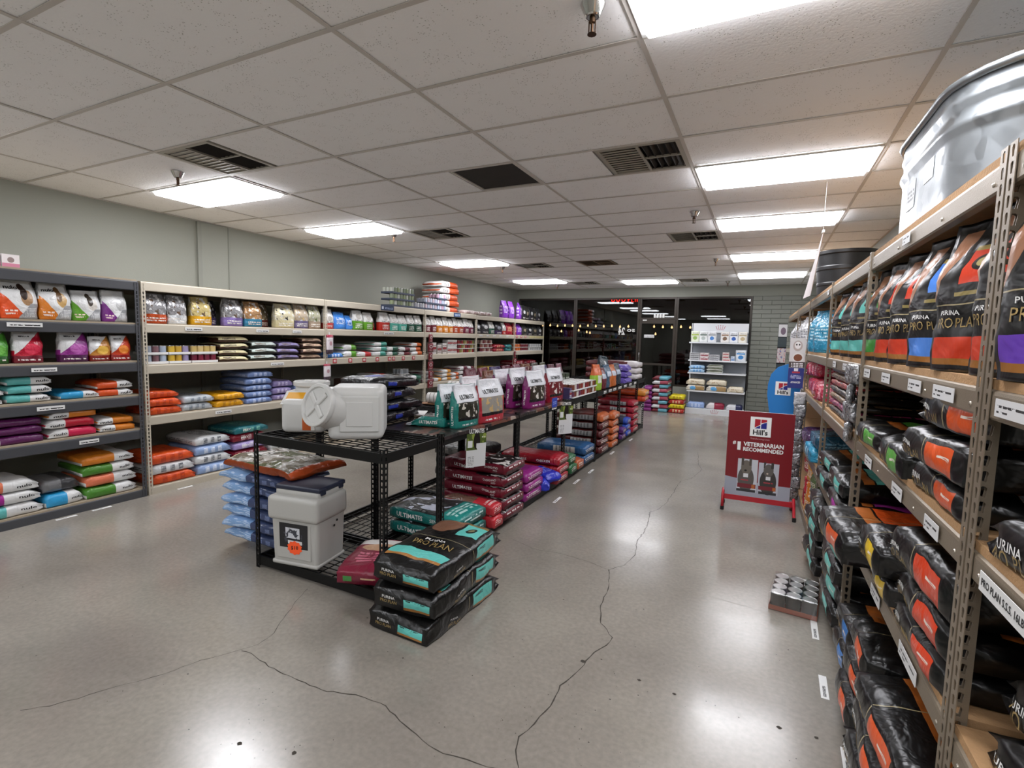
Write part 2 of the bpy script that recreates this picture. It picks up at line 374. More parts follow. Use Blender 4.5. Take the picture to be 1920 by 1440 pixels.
# decals on the glass
M_DECAL = mat('white_decal', '#d8d8d4', .5)
M_PAPERW = mat('white_paper', '#e4e4e2', .55)
for i, x in enumerate((-2.50, -2.43, -2.36, -2.29)):
    tag(MB().box(x-.024, x+.024, YF-.003, YF-.001, 2.235, 2.325).obj('number_decal', M_DECAL), 'white street number decal on the transom glass, ' + ('first', 'second', 'third', 'fourth')[i] + ' digit', 'decal', 'street number decals')
tag(MB().box(-2.79, -2.69, YF-.006, YF-.001, 2.16, 2.185).obj('door_sticker', M_DECAL), 'small white strip sticker above the glass door', 'sticker')
pmn = PM('hours_print', '#dedede', .5, 0).fine(0, 1, .1, .9, '#555555', 3, 30).done()
def card(name, label, cat, x0, x1, y0, y1, z0, z1, m, group=None, face='-y'):
    """thin printed card standing in the xz or yz plane, u 0-1 on its printed face"""
    me = bpy.data.meshes.new(name)
    if face == '-y': q = [(x0, y0, z0), (x1, y0, z0), (x1, y0, z1), (x0, y0, z1)]; d = Vector((0, y1-y0, 0))
    elif face == '-x': q = [(x0, y1, z0), (x0, y0, z0), (x0, y0, z1), (x0, y1, z1)]; d = Vector((x1-x0, 0, 0))
    elif face == '+x': q = [(x1, y0, z0), (x1, y1, z0), (x1, y1, z1), (x1, y0, z1)]; d = Vector((x0-x1, 0, 0))
    else: q = [(x0, y0, z1), (x1, y0, z1), (x1, y1, z1), (x0, y1, z1)]; d = Vector((0, 0, z0-z1))
    c = Vector(((x0+x1)/2, (y0+y1)/2, z0)); q = [Vector(p)-c for p in q]
    vs = q+[p+d for p in q]
    fs = [(0, 1, 2, 3), (7, 6, 5, 4), (0, 4, 5, 1), (1, 5, 6, 2), (2, 6, 7, 3), (3, 7, 4, 0)]
    me.from_pydata([tuple(v) for v in vs], [], fs); me.materials.append(m)
    uv = me.uv_layers.new(name='UVMap'); cs = [(0, 0), (1, 0), (1, 1), (0, 1)]
    for i in range(4): uv.data[i].uv = cs[i]
    for i in range(4, 24): uv.data[i].uv = (9.5, .5)
    o = link(name, me, None, tuple(c)); tag(o, label, cat, group); return o
card('hours_notice', 'white paper notice taped inside the glass door', 'notice', -2.74, -2.49, YF-.006, YF-.002, 1.735, 1.81, pmn)
dc = empty('window_decal', (-3.2, YF-.002, 1.8)); tag(dc, 'white lettering decal on the window left of the door', 'decal')
letters(dc, '24', M_DECAL, .17, .19, plane_place((-.12, 0, .09), (-1, 0, 0), (0, 0, 1)), bold=.03)
letters(dc, 'so', M_DECAL, .2, .07, plane_place((.12, 0, .11), (-1, 0, 0), (0, 0, 1)), bold=.01)

# ---- what stands outside in the dark
gm = mat('asphalt_night', '#2b2724', .9)
go = MB().box(-9, 5, YF+.14, YF+6, -.1, -.02).obj('ground', gm); tag(go, 'dark pavement outside the shop', kind='structure')
of = MB().box(-9, 5, YF+4.5, YF+4.7, -.02, 4).obj('exterior', mat('night_facade', '#4a3029', .9)); tag(of, 'dark facade across the walkway outside', kind='structure')
sl = empty('string_lights', (-3.8, 14.1, 2.02)); tag(sl, 'warm bulb string lights hung outside the windows', 'string lights')
pts = [(-2.62, -.885, .8)]+[(-2.6+5.6*k/60, 0, .06+.012*math.sin(k*1.1)) for k in range(61)]+[(3.02, -.885, .8)]
MB().tube(pts, .004, 5).obj('cable', mat('black_rubber', '#151515', .6), sl)
bulb = MB().lathe([(0, 0), (.018, .006), (.026, .026), (.018, .048), (.008, .06), (.008, .075)], 8).mesh('bulb', mat('bulb_glow', '#ffcf96', .4, emit='#ffc183', estr=9.0))
for k in range(19):
    x = -2.15+.232*k
    if 11 < k < 14: continue
    link('bulb', bulb, sl, (x, 0, -.015+.01*math.sin(k*2.3)))
for k, (x, z) in enumerate(((-1.75, -.17), (-1.3, -.14), (-1.2, -.135), (-.95, -.18), (-.85, -.2), (1.05, -.2), (2.3, -.22))): link('bulb', bulb, sl, (x, .5, z))
ne = empty('neon_sign', (-3.33, 13.26, 2.70)); tag(ne, 'red glowing neon script sign in the window, seen from behind', 'neon sign')
M_NEON = mat('neon_red', '#ff2a20', .4, emit='#ff1a12', estr=14.0)
def neon(pts): MB().tube([(x, 0, z) for x, z in pts], .0085, 6).obj('tube', M_NEON, ne)
neon([(-.36, .1), (-.33, -.03), (-.29, -.05), (-.25, .0), (-.27, .08)])
neon([(-.21, .1), (-.20, -.02), (-.17, -.05), (-.13, -.02), (-.11, .1)])
neon([(-.07, .1), (-.06, -.03), (-.02, -.05), (.02, -.01), (.03, .1)])
neon([(.06, .1), (.10, -.05), (.15, .1)]); neon([(.085, 0), (.13, .0)])
neon([(.19, .1), (.19, -.05), (.24, -.05)]); neon([(.28, .1), (.28, -.05)]); neon([(.33, .1), (.33, -.05)]); neon([(.385, -.04), (.39, -.05)])
MB().box(-.42, .42, .02, .035, .09, .2).obj('backing', M_BRONZE, ne)

# ---- ceiling: grid of tees with lay-in tiles
def tile_mat():
    m = bpy.data.materials.new('ceiling_tile'); m.use_nodes = True; nt = m.node_tree; b = nt.nodes['Principled BSDF']
    tc = nt.nodes.new('ShaderNodeTexCoord'); geo = nt.nodes.new('ShaderNodeNewGeometry')
    v = nt.nodes.new('ShaderNodeTexVoronoi'); v.inputs['Scale'].default_value = 75; nt.links.new(geo.outputs['Position'], v.inputs['Vector'])
    n = nt.nodes.new('ShaderNodeTexNoise'); n.inputs['Scale'].default_value = 60; n.inputs['Detail'].default_value = 4; nt.links.new(geo.outputs['Position'], n.inputs['Vector'])
    lt = nt.nodes.new('ShaderNodeMapRange'); lt.inputs['From Min'].default_value = .12; lt.inputs['From Max'].default_value = .26
    nt.links.new(v.outputs['Distance'], lt.inputs['Value'])
    n2 = nt.nodes.new('ShaderNodeTexNoise'); n2.inputs['Scale'].default_value = 9; nt.links.new(geo.outputs['Position'], n2.inputs['Vector'])
    gt = nt.nodes.new('ShaderNodeMath'); gt.operation = 'LESS_THAN'; gt.inputs[1].default_value = .52; nt.links.new(n2.outputs['Fac'], gt.inputs[0])
    mxm = nt.nodes.new('ShaderNodeMath'); mxm.operation = 'MAXIMUM'; nt.links.new(lt.outputs[0], mxm.inputs[0]); nt.links.new(gt.outputs[0], mxm.inputs[1])
    rp = nt.nodes.new('ShaderNodeMix'); rp.data_type = 'RGBA'; nt.links.new(mxm.outputs[0], rp.inputs[0])
    rp.inputs[6].default_value = lin('#b9b5b0'); rp.inputs[7].default_value = lin('#f9f8f8')
    nt.links.new(rp.outputs[2], b.inputs['Base Color']); b.inputs['Roughness'].default_value = .85; b.inputs['Specular IOR Level'].default_value = .2
    bp = nt.nodes.new('ShaderNodeBump'); bp.inputs['Strength'].default_value = .35; bp.inputs['Distance'].default_value = .006
    ad = nt.nodes.new('ShaderNodeMath'); ad.operation = 'ADD'; nt.links.new(n.outputs['Fac'], ad.inputs[0]); nt.links.new(mxm.outputs[0], ad.inputs[1])
    nt.links.new(ad.outputs[0], bp.inputs['Height']); nt.links.new(bp.outputs[0], b.inputs['Normal'])
    return m
M_TILE = tile_mat()
ceil = MB().box(XW, XE, YB, YF, H+.16, H+.2).obj('ceiling', mat('plenum', '#6a6560', .9)); tag(ceil, 'suspended ceiling of speckled tiles in a metal grid', kind='structure')
LIGHTS = [(0, -1), (0, 3), (0, 6), (0, 10), (0, 14), (-4, 1), (-4, 4), (-4, 9), (-4, 14), (-2, 15), (0, -5), (-4, -3), (-2, -7), (0, -9), (-4, -8), (-2, -12), (-4, -13), (0, -13)]  # panels behind the viewer are unseen; farther ones added to brighten the ceiling
VENTS = {(-3, 0): (0, 'v'), (-2, 2): (1, 'blank'), (-1, 2): (1, 'v'), (-3, 5): (0, 'v'), (-1, 7): (1, 'v'), (-3, 10): (0, 'v'), (-2, 10): (0, 'brown'), (-3, 15): (0, 'v'), (-1, 15): (0, 'v')}
def cell(i, j): return GX+i*TX, GX+(i+1)*TX, GY+j*TY, GY+(j+1)*TY
_tm = {}
def tile(x0, x1, y0, y1):
    x0 = max(x0, XW+.001); x1 = min(x1, XE-.001); y0 = max(y0, YB+.001); y1 = min(y1, YF-.001)
    if x1-x0 < .03 or y1-y0 < .03: return
    k = (round(x1-x0, 3), round(y1-y0, 3))
    if k not in _tm: _tm[k] = MB().cbox(-k[0]/2+.006, k[0]/2-.006, -k[1]/2+.006, k[1]/2-.006, .004, .02, .002).mesh('ceiling_tile', M_TILE)
    rr = random.Random(int(x0*100)*977+int(y0*100))
    link('ceiling_tile', _tm[k], ceil, ((x0+x1)/2, (y0+y1)/2, H+rr.uniform(0, .002)), (rr.uniform(-.002, .002), rr.uniform(-.002, .002), 0))
I0, I1, J0, J1 = -5, 1, -16, 17
for i in range(I0, I1+1):
    for j in range(J0, J1+1):
        if (i, j) in LIGHTS: continue
        x0, x1, y0, y1 = cell(i, j)
        if (i, j) in VENTS:
            s = VENTS[(i, j)][0]; xm = (x0+x1)/2
            tile(*((xm, x1) if s == 0 else (x0, xm)), y0, y1)
        else: tile(x0, x1, y0, y1)
for i in range(I0, I1+2):
    x = GX+i*TX
    if XW+.01 < x < XE-.01: MB().box(x-.012, x+.012, YB, YF, H-.001, H+.003).box(x-.002, x+.002, YB, YF, H+.003, H+.03).obj('main_runner', M_TEE, ceil)
for j in range(J0, J1+2):
    y = GY+j*TY
    if YB+.01 < y < YF-.01:
        for i in range(I0, I1+1):
            xa = max(GX+i*TX+.012, XW); xb = min(GX+(i+1)*TX-.012, XE)
            if xb-xa > .03: MB().box(xa, xb, y-.012, y+.012, H-.0006, H+.003).obj('cross_tee', M_TEE, ceil)
for k, (a, b, c, d) in enumerate(((XW, XW+.022, YB, YF), (XE-.022, XE, YB, YF), (XW, XE, YF-.022, YF), (XW, XE, YB, YB+.022))):
    MB().box(a, b, c, d, H-.003, H+.001).obj('wall_angle', M_TEE, ceil)

# ---- ceiling lights
M_LENS = mat('lit_lens', '#ffffff', .5, emit='#f8f9ff', estr=LAMP)
M_LFRAME = mat('light_frame', '#d9d9d6', .4)
LW = ['first', 'second', 'third', 'fourth', 'fifth']
def lens():  # glowing drop sides are added so the lens also lights the ceiling
    mb = MB(); a, b = TX/2-.028, TY/2-.028; c = .02
    vs = [(-a, -b, 0), (a, -b, 0), (a, b, 0), (-a, b, 0), (-a+c, -b+c, -.036), (a-c, -b+c, -.036), (a-c, b-c, -.036), (-a+c, b-c, -.036)]
    mb.add(vs, [(4, 5, 6, 7), (0, 1, 5, 4), (1, 2, 6, 5), (2, 3, 7, 6), (3, 0, 4, 7)]); return mb.mesh('lens', M_LENS)
_lens = lens()
_lf = MB()
for a, b, c, d in ((-TX/2+.012, TX/2-.012, -TY/2+.012, -TY/2+.03), (-TX/2+.012, TX/2-.012, TY/2-.03, TY/2-.012), (-TX/2+.012, -TX/2+.03, -TY/2+.03, TY/2-.03), (TX/2-.03, TX/2-.012, -TY/2+.03, TY/2-.03)):
    _lf.box(a, b, c, d, -.008, .006)
_lf = _lf.mesh('light_frame', M_LFRAME)
_lh = MB().box(-TX/2+.02, TX/2-.02, -TY/2+.02, TY/2-.02, .02, .1).mesh('housing', M_LFRAME)
cr, cl = 0, 0
for (i, j) in LIGHTS:
    x0, x1, y0, y1 = cell(i, j)
    o = empty('ceiling_light', ((x0+x1)/2, (y0+y1)/2, H))
    if j < -1: lb = {(0, -5): 'lit ceiling panel behind the viewer above the bronze racks', (-4, -3): 'lit ceiling panel behind the viewer near the grey wall', (-2, -7): 'lit ceiling panel behind the viewer over the middle', (0, -9): 'second lit fill panel, added unseen behind the viewer above the bronze racks', (-4, -8): 'second lit ceiling panel behind the viewer near the grey wall', (-2, -12): 'second lit ceiling panel behind the viewer over the middle', (-4, -13): 'third lit ceiling panel behind the viewer near the grey wall', (0, -13): 'third lit ceiling panel behind the viewer above the bronze racks'}[(i, j)]
    elif i == 0: lb = 'lit fluorescent ceiling panel along the bronze racks, %s from the front' % LW[cr]; cr += 1
    elif i == -4: lb = 'lit fluorescent ceiling panel along the beige racks, %s from the front' % LW[cl]; cl += 1
    else: lb = 'lit fluorescent ceiling panel in the middle row before the door'
    tag(o, lb, 'ceiling light', 'fluorescent ceiling panels')
    link('lens', _lens, o); link('light_frame', _lf, o); link('housing', _lh, o)
# ---- vents
M_VENT = mat('vent_metal', '#a39e92', .5, var=.22, vscale=5)
M_VDARK = mat('vent_dark', '#2a2622', .8, var=.3, vscale=7)
M_VBROWN = mat('vent_stained', '#8a7560', .6, var=.3, vscale=9)
VL = {(-3, 0): 'stained square ceiling vent beside the nearest beige rack light', (-1, 2): 'stained square ceiling vent beside the large bronze rack light', (-3, 5): 'small square ceiling vent by the second beige rack light',
      (-1, 7): 'square ceiling vent between the bronze rack lights', (-3, 10): 'distant ceiling vent beside the third beige rack light', (-2, 10): 'brown stained distant ceiling vent in the middle', (-3, 15): 'farthest ceiling vent beside the corner light', (-1, 15): 'farthest ceiling vent beside the middle row light'}
for (i, j), (s, kd) in VENTS.items():
    x0, x1, y0, y1 = cell(i, j); xm = (x0+x1)/2; a, b = (x0, xm) if s == 0 else (xm, x1); cx, cy = (a+b)/2, (y0+y1)/2
    if kd == 'blank':
        o = empty('blank_panel', (cx, cy, H)); tag(o, 'dark square opening panel in the ceiling over the aisle', 'ceiling panel')
        MB().box(-.29, .29, -.29, .29, .012, .02).obj('panel', M_VDARK, o)
        for q in ((-.292, .292, -.292, -.276), (-.292, .292, .276, .292), (-.292, -.276, -.276, .276), (.276, .292, -.276, .276)): MB().box(*q, .001, .012).obj('panel_frame', M_TEE, o)
        continue
    o = empty('ceiling_vent', (cx, cy, H)); tag(o, VL[(i, j)], 'vent', 'ceiling air vents')
    fm = M_VBROWN if kd == 'brown' else M_VENT
    for q in ((-.292, .292, -.292, -.262), (-.292, .292, .262, .292), (-.292, -.262, -.262, .262), (.262, .292, -.262, .262)): MB().box(*q, -.002, .01).obj('vent_frame', fm, o)
    MB().box(-.262, .262, -.262, .262, .10, .11).obj('duct', M_VDARK, o)
    for k in range(11):      # four-way register: slats turn over half-way
        t = -.24+.048*k
        if k % 2 == 0: MB().box(-.008, .008, -.262, .262, -.002, .014).obj('divider', fm, o) if k == 0 else None
        lo, hi = (-.262, 0) if kd != 'brown' else (-.262, .262)
        MB().add([(lo, t-.026, .004), (hi, t-.026, .004), (hi, t+.024, .012), (lo, t+.024, .012), (lo, t-.026, .0015), (hi, t-.026, .0015), (hi, t+.024, .0095), (lo, t+.024, .0095)], [(0, 1, 2, 3), (7, 6, 5, 4), (0, 4, 5, 1), (1, 5, 6, 2), (2, 6, 7, 3), (3, 7, 4, 0)]).obj('slat', fm, o)
    for k in range(5):
        t = .03+.052*k
        MB().add([(t, -.262, .006), (t+.004, -.262, .004), (t+.022, -.262, .034), (t+.018, -.262, .036), (t, .262, .006), (t+.004, .262, .004), (t+.022, .262, .034), (t+.018, .262, .036)], [(0, 1, 2, 3), (7, 6, 5, 4), (0, 4, 5, 1), (1, 5, 6, 2), (2, 6, 7, 3), (3, 7, 4, 0)]).obj('louver', M_VDARK if kd != 'brown' else fm, o)
    MB().box(.0, .262, -.006, .006, -.002, .012).obj('divider', fm, o)
# ---- sprinklers
M_CHROME = mat('chrome', '#c9c7c4', .18, metal=1); M_BRASS = mat('sprinkler_brass', '#5a4637', .35, metal=1)
sp_e = MB().lathe([(.05, 0), (.05, -.004), (.030, -.045), (.026, -.05), (.02, -.05)], 18).mesh('escutcheon', M_CHROME)
sp_b = MB().lathe([(.012, -.045), (.012, -.07), (.006, -.075), (.006, -.108), (.018, -.112), (.019, -.115), (0, -.115)], 10).box(-.015, -.011, -.003, .003, -.108, -.06).box(.011, .015, -.003, .003, -.108, -.06).mesh('sprinkler_head', M_BRASS)
SPR = [(-.697, 2.065, 'nearest, beside the front ceiling light'), (-4.553, 2.736, 'below the first beige rack light'), (-4.463, 5.45, 'by the second beige rack light'), (-.73, 5.63, 'over the aisle before the second bronze rack light'), (-4.54, 8.71, 'by the third beige rack light'), (-.78, 8.85, 'over the aisle by the third bronze rack light'), (-.797, 12.1, 'over the aisle just before the window wall'), (-4.71, 12.0, 'below the corner ceiling light')]
for x, y, lb in SPR:
    o = empty('sprinkler', (x, y, H)); tag(o, 'chrome fire sprinkler ' + lb, 'sprinkler', 'ceiling fire sprinklers')
    link('escutcheon', sp_e, o); link('sprinkler_head', sp_b, o)

# ================================================================== racks
M_GREY = mat('rack_charcoal', '#434448', .45, var=.05)
M_BEIGE = mat('rack_beige', '#bdb4a3', .42, var=.03)
M_TAUPE = mat('rack_bronze', '#8a7d6b', .38, metal=.35, var=.06, bump=.1, bscale=300)
M_BLACK = mat('rack_black', '#060606', .5, spec=.3)
M_BOARD = mat('particle_board', '#b48d63', .75, var=.16, vscale=22, bump=.3, bscale=120)
M_BOARDG = mat('particle_board_grey', '#a39580', .75, var=.12, vscale=22)
M_RIVET = mat('rivet_steel', '#b9b1a4', .3, metal=1)

def post_mesh(name, hgt, m, wd=.038, pitch=.0381, hole=(.0075, .0042, .022), fl=(1, 1)):
    """L-shaped slotted angle: faces in the plane y=0 (towards -y... +x) and in the plane x=0; keyholes punched through"""
    r, rs, ln = hole
    key = [(r*math.cos(a), r*math.sin(a)) for a in (R(-25), R(20), R(65), R(115), R(160), R(205))]
    key = [key[0], key[1], key[2], key[3], key[4], key[5], (-rs, -r-ln*.6), (rs, -r-ln*.6)]
    outer = [(.5, 0), (.5, .35), (.5, .5), (-.5, .5), (-.5, .35), (-.5, 0), (-.5, -.5), (.5, -.5)]
    mb = MB(); n = int(hgt/pitch)
    for face in (0, 1):
        if not fl[face]: continue
        for k in range(n):
            zc = (k+.5)*pitch
            O = [(x*wd, y*pitch) for x, y in outer]; K = [(x, y+ln*.25) for x, y in key]
            vs = []
            for x, y in O+K:
                u = x+wd/2
                vs.append((u, 0, zc+y) if face == 0 else (0, u, zc+y))
            mb.add(vs, [(i, (i+1) % 8, 8+(i+1) % 8, 8+i) for i in range(8)])
    me = mb.mesh(name, m)
    bm = bmesh.new(); bm.from_mesh(me); bmesh.ops.remove_doubles(bm, verts=bm.verts, dist=1e-5)
    bmesh.ops.recalc_face_normals(bm, faces=bm.faces)
    bmesh.ops.solidify(bm, geom=bm.faces[:], thickness=.0022); bm.to_mesh(me); bm.free()
    return me
POSTH = 2.13
P_GREY = post_mesh('post', 2.13, M_GREY); P_BEIGE = post_mesh('post', 2.13, M_BEIGE); P_TAUPE = post_mesh('post', 2.15, M_TAUPE)
P_BLACK = post_mesh('post', .975, M_BLACK, wd=.036, pitch=.0375, hole=(.0065, .004, .02))

def beam(mb, s0, s1, zt, hb=.088, side=1):
    """front beam along local x from s0 to s1, top edge at zt; folded steel with a lip at the top and bottom"""
    y0, y1 = (.004, .034)
    o = [(y0+.004, zt-hb), (y1, zt-hb), (y1, zt), (y0+.008, zt), (y0+.002, zt-.004), (y0, zt-.012), (y0, zt-hb+.006)]
    return mb.prism(o, 'x', s0, s1)

def rivet_rack(label, origin, ang, ln, depth, shelves, pm_, m, board, posts=(1, 1), group=None, name='storage_rack', boardz=.016, hb=.088, rivets=False):
    """local x along the aisle front, local y into the rack, local z up. shelves: beam top heights"""
    o = empty(name, origin, ang); tag(o, label, 'shelving', group)
    W = .038
    for e in (0, 1):
        if not posts[e]: continue
        x = 0 if e == 0 else ln
        sx = 1 if e == 0 else -1
        for y, sy in ((0, 1), (depth, -1)):
            p = link('post', pm_, o, (x, y, 0)); p.scale = (sx, sy, 1)
    for zt in shelves:
        b = beam(MB(), .003, ln-.003, zt, hb).obj('beam', m, o)
        if rivets:
            rv = MB()
            for xx in (.075, ln-.075, ln*.35, ln*.7):
                rv.lathe([(.0065, 0), (.005, .0028), (0, .004)], 8, (xx, 0, 0))
            for i in range(len(rv.v)):
                x_, y_, z_ = rv.v[i]; rv.v[i] = (x_, .004-z_, zt-.045+y_)
            rv.obj('rivet', M_RIVET, b)
        MB().box(.003, ln-.003, depth-.034, depth-.004, zt-hb, zt-.002).obj('beam', m, o)
        for xx in (.006, ln-.028): MB().box(xx, xx+.022, .036, depth-.036, zt-.07, zt-.004).obj('side_beam', m, o)
        MB().box(.012, ln-.012, .012, depth-.01, zt+.0005, zt+boardz).obj('shelf_board', board, o)
    return o

XL = -5.406
LD = .88           # depth of the wall racks
# left run: aisle side faces +x, so local x runs along -y
def left_rack(label, y0, y1, shelves, pm_, m, board, posts=(1, 1), boardz=.016): return rivet_rack(label, (XL, y0, 0), PI/2, y1-y0, LD, shelves, pm_, m, board, posts, 'wall racks of pet food', boardz=boardz)
left_rack('charcoal rivet rack at the near end of the wall racks', .95, 2.845, [.075, .672, 1.005, 1.332, 1.695, 2.105], P_GREY, M_GREY, M_BOARDG)
BZ = {1: [.075, .79, 1.302, 1.705, 2.11], 2: [.075, .80, 1.308, 1.712, 2.11], 3: [.075, .80, 1.315, 1.712, 2.11], 4: [.075, .80, 1.325, 1.715, 2.10], 5: [.075, .80, 1.325, 1.715, 2.10]}
BY = [2.865, 5.16, 7.45, 9.255, 11.075, 12.90]
for k in range(5):
    left_rack('beige rivet rack, %s beige bay from the charcoal rack' % LW[k], BY[k], BY[k+1]-(.002 if k < 4 else 0), BZ[k+1], P_BEIGE, M_BEIGE, M_BOARDG, (1, 1 if k == 4 else 0), boardz=.004)

# right run: slightly turned, local x runs along -y seen from the aisle
RA = math.atan2(-.0165, 1.0)
def RP(y, off=0.0, z=0.0):
    """point on the bronze rack front at distance y along the room, off metres into the rack"""
    return (.507-.0165*y+off, y, z)
RD = .62
# aisle faces -x: local y must point to +x and local x to -y
def right_rack(label, y0, y1, shelves, posts=(1, 1), rivets=False):
    return rivet_rack(label, RP(y1), -PI/2+math.atan(.0165), y1-y0, RD, shelves, P_TAUPE, M_TAUPE, M_BOARD, posts, 'bronze racks of black bags', boardz=.024, hb=.07, rivets=rivets)
RZ = [.075, .69, 1.172, 1.565, 2.108]
RY = [1.613, 3.15, 4.57, 6.25, 7.85, 10.1]
right_rack('bronze rivet rack nearest the viewer, cut by the frame', .05, 1.602, RZ, (1, 1), True)
right_rack('bronze rivet rack under the galvanized tank', RY[0], RY[1], RZ, (0, 1), True)
right_rack('bronze rivet rack holding the teal black bags, third bay', RY[1], RY[2], [.075, .655, 1.165, 1.565, 2.108], (0, 1))
right_rack('bronze rivet rack behind the red sign, fourth bay', RY[2], RY[3], [.075, .655, 1.165, 1.565, 2.108], (0, 1))
right_rack('bronze rivet rack below the black tub, fifth bay', RY[3], RY[4], [.075, .655, 1.165, 1.565, 2.108], (0, 1))
right_rack('bronze rivet rack at the far end by the brick pier', RY[4], RY[5], [.075, .655, 1.165, 1.565, 2.108], (0, 1))

# ---- black wire racks down the middle
def wire_rack(label, x0, x1, y0, y1, shelves=(.085, .95), hgt=.975, posts=((0, 0), (1, 0), (0, 1), (1, 1))):
    o = empty('wire_shelf', (x0, y0, 0)); tag(o, label, 'shelving', 'black wire shelf units'); wx, wy = x1-x0, y1-y0
    for (a, b) in posts:
        p = link('post', P_BLACK, o, (wx*a, wy*b, 0)); p.scale = (-1 if a else 1, -1 if b else 1, 1)
    for zt in shelves:
        for q in ((.003, wx-.003, .003, .017), (.003, wx-.003, wy-.017, wy-.003), (.003, .017, .02, wy-.02), (wx-.017, wx-.003, .02, wy-.02)):
            MB().box(*q, zt-.062, zt).obj('beam', M_BLACK, o)
        wr_ = MB(); r = .0026
        nx = int(wx/.052); ny = int(wy/.052)
        if wx >= wy:
            for k in range(1, ny): y = wy*k/ny; wr_.box(.01, wx-.01, y-r, y+r, zt-.010, zt-.010+2*r)
            nn = int(wx/.105)
            for k in range(1, nn): x = wx*k/nn; wr_.box(x-r, x+r, .01, wy-.01, zt-.0152, zt-.0152+2*r)
        else:
            for k in range(1, nx): x = wx*k/nx; wr_.box(x-r, x+r, .01, wy-.01, zt-.010, zt-.010+2*r)
            nn = int(wy/.105)
            for k in range(1, nn): y = wy*k/nn; wr_.box(.01, wx-.01, y-r, y+r, zt-.0152, zt-.0152+2*r)
        tag(wr_.obj('wire_deck', M_BLACK, o), kind='stuff')
    return o
CX0, CX1, CXM = -3.20, -1.98, -2.585
CY = [2.94, 4.18, 5.41, 6.64, 7.87, 9.10, 9.72]
wire_rack('black wire shelf unit across the near end holding the bins', -3.13, CX1, 2.335, 2.93)
for k in range(5):
    wire_rack('black wire shelf unit on the aisle side, %s from the near end' % LW[k], CXM, CX1, CY[k]+.004, CY[k+1]-.002)
    wire_rack('black wire shelf unit on the beige rack side, %s from the near end' % LW[k], CX0, CXM-.003, CY[k]+.004, CY[k+1]-.002)
wire_rack('black wire shelf unit across the far end with purple bags', -3.13, CX1, CY[5]+.004, CY[6], shelves=(.085, .56, .95))

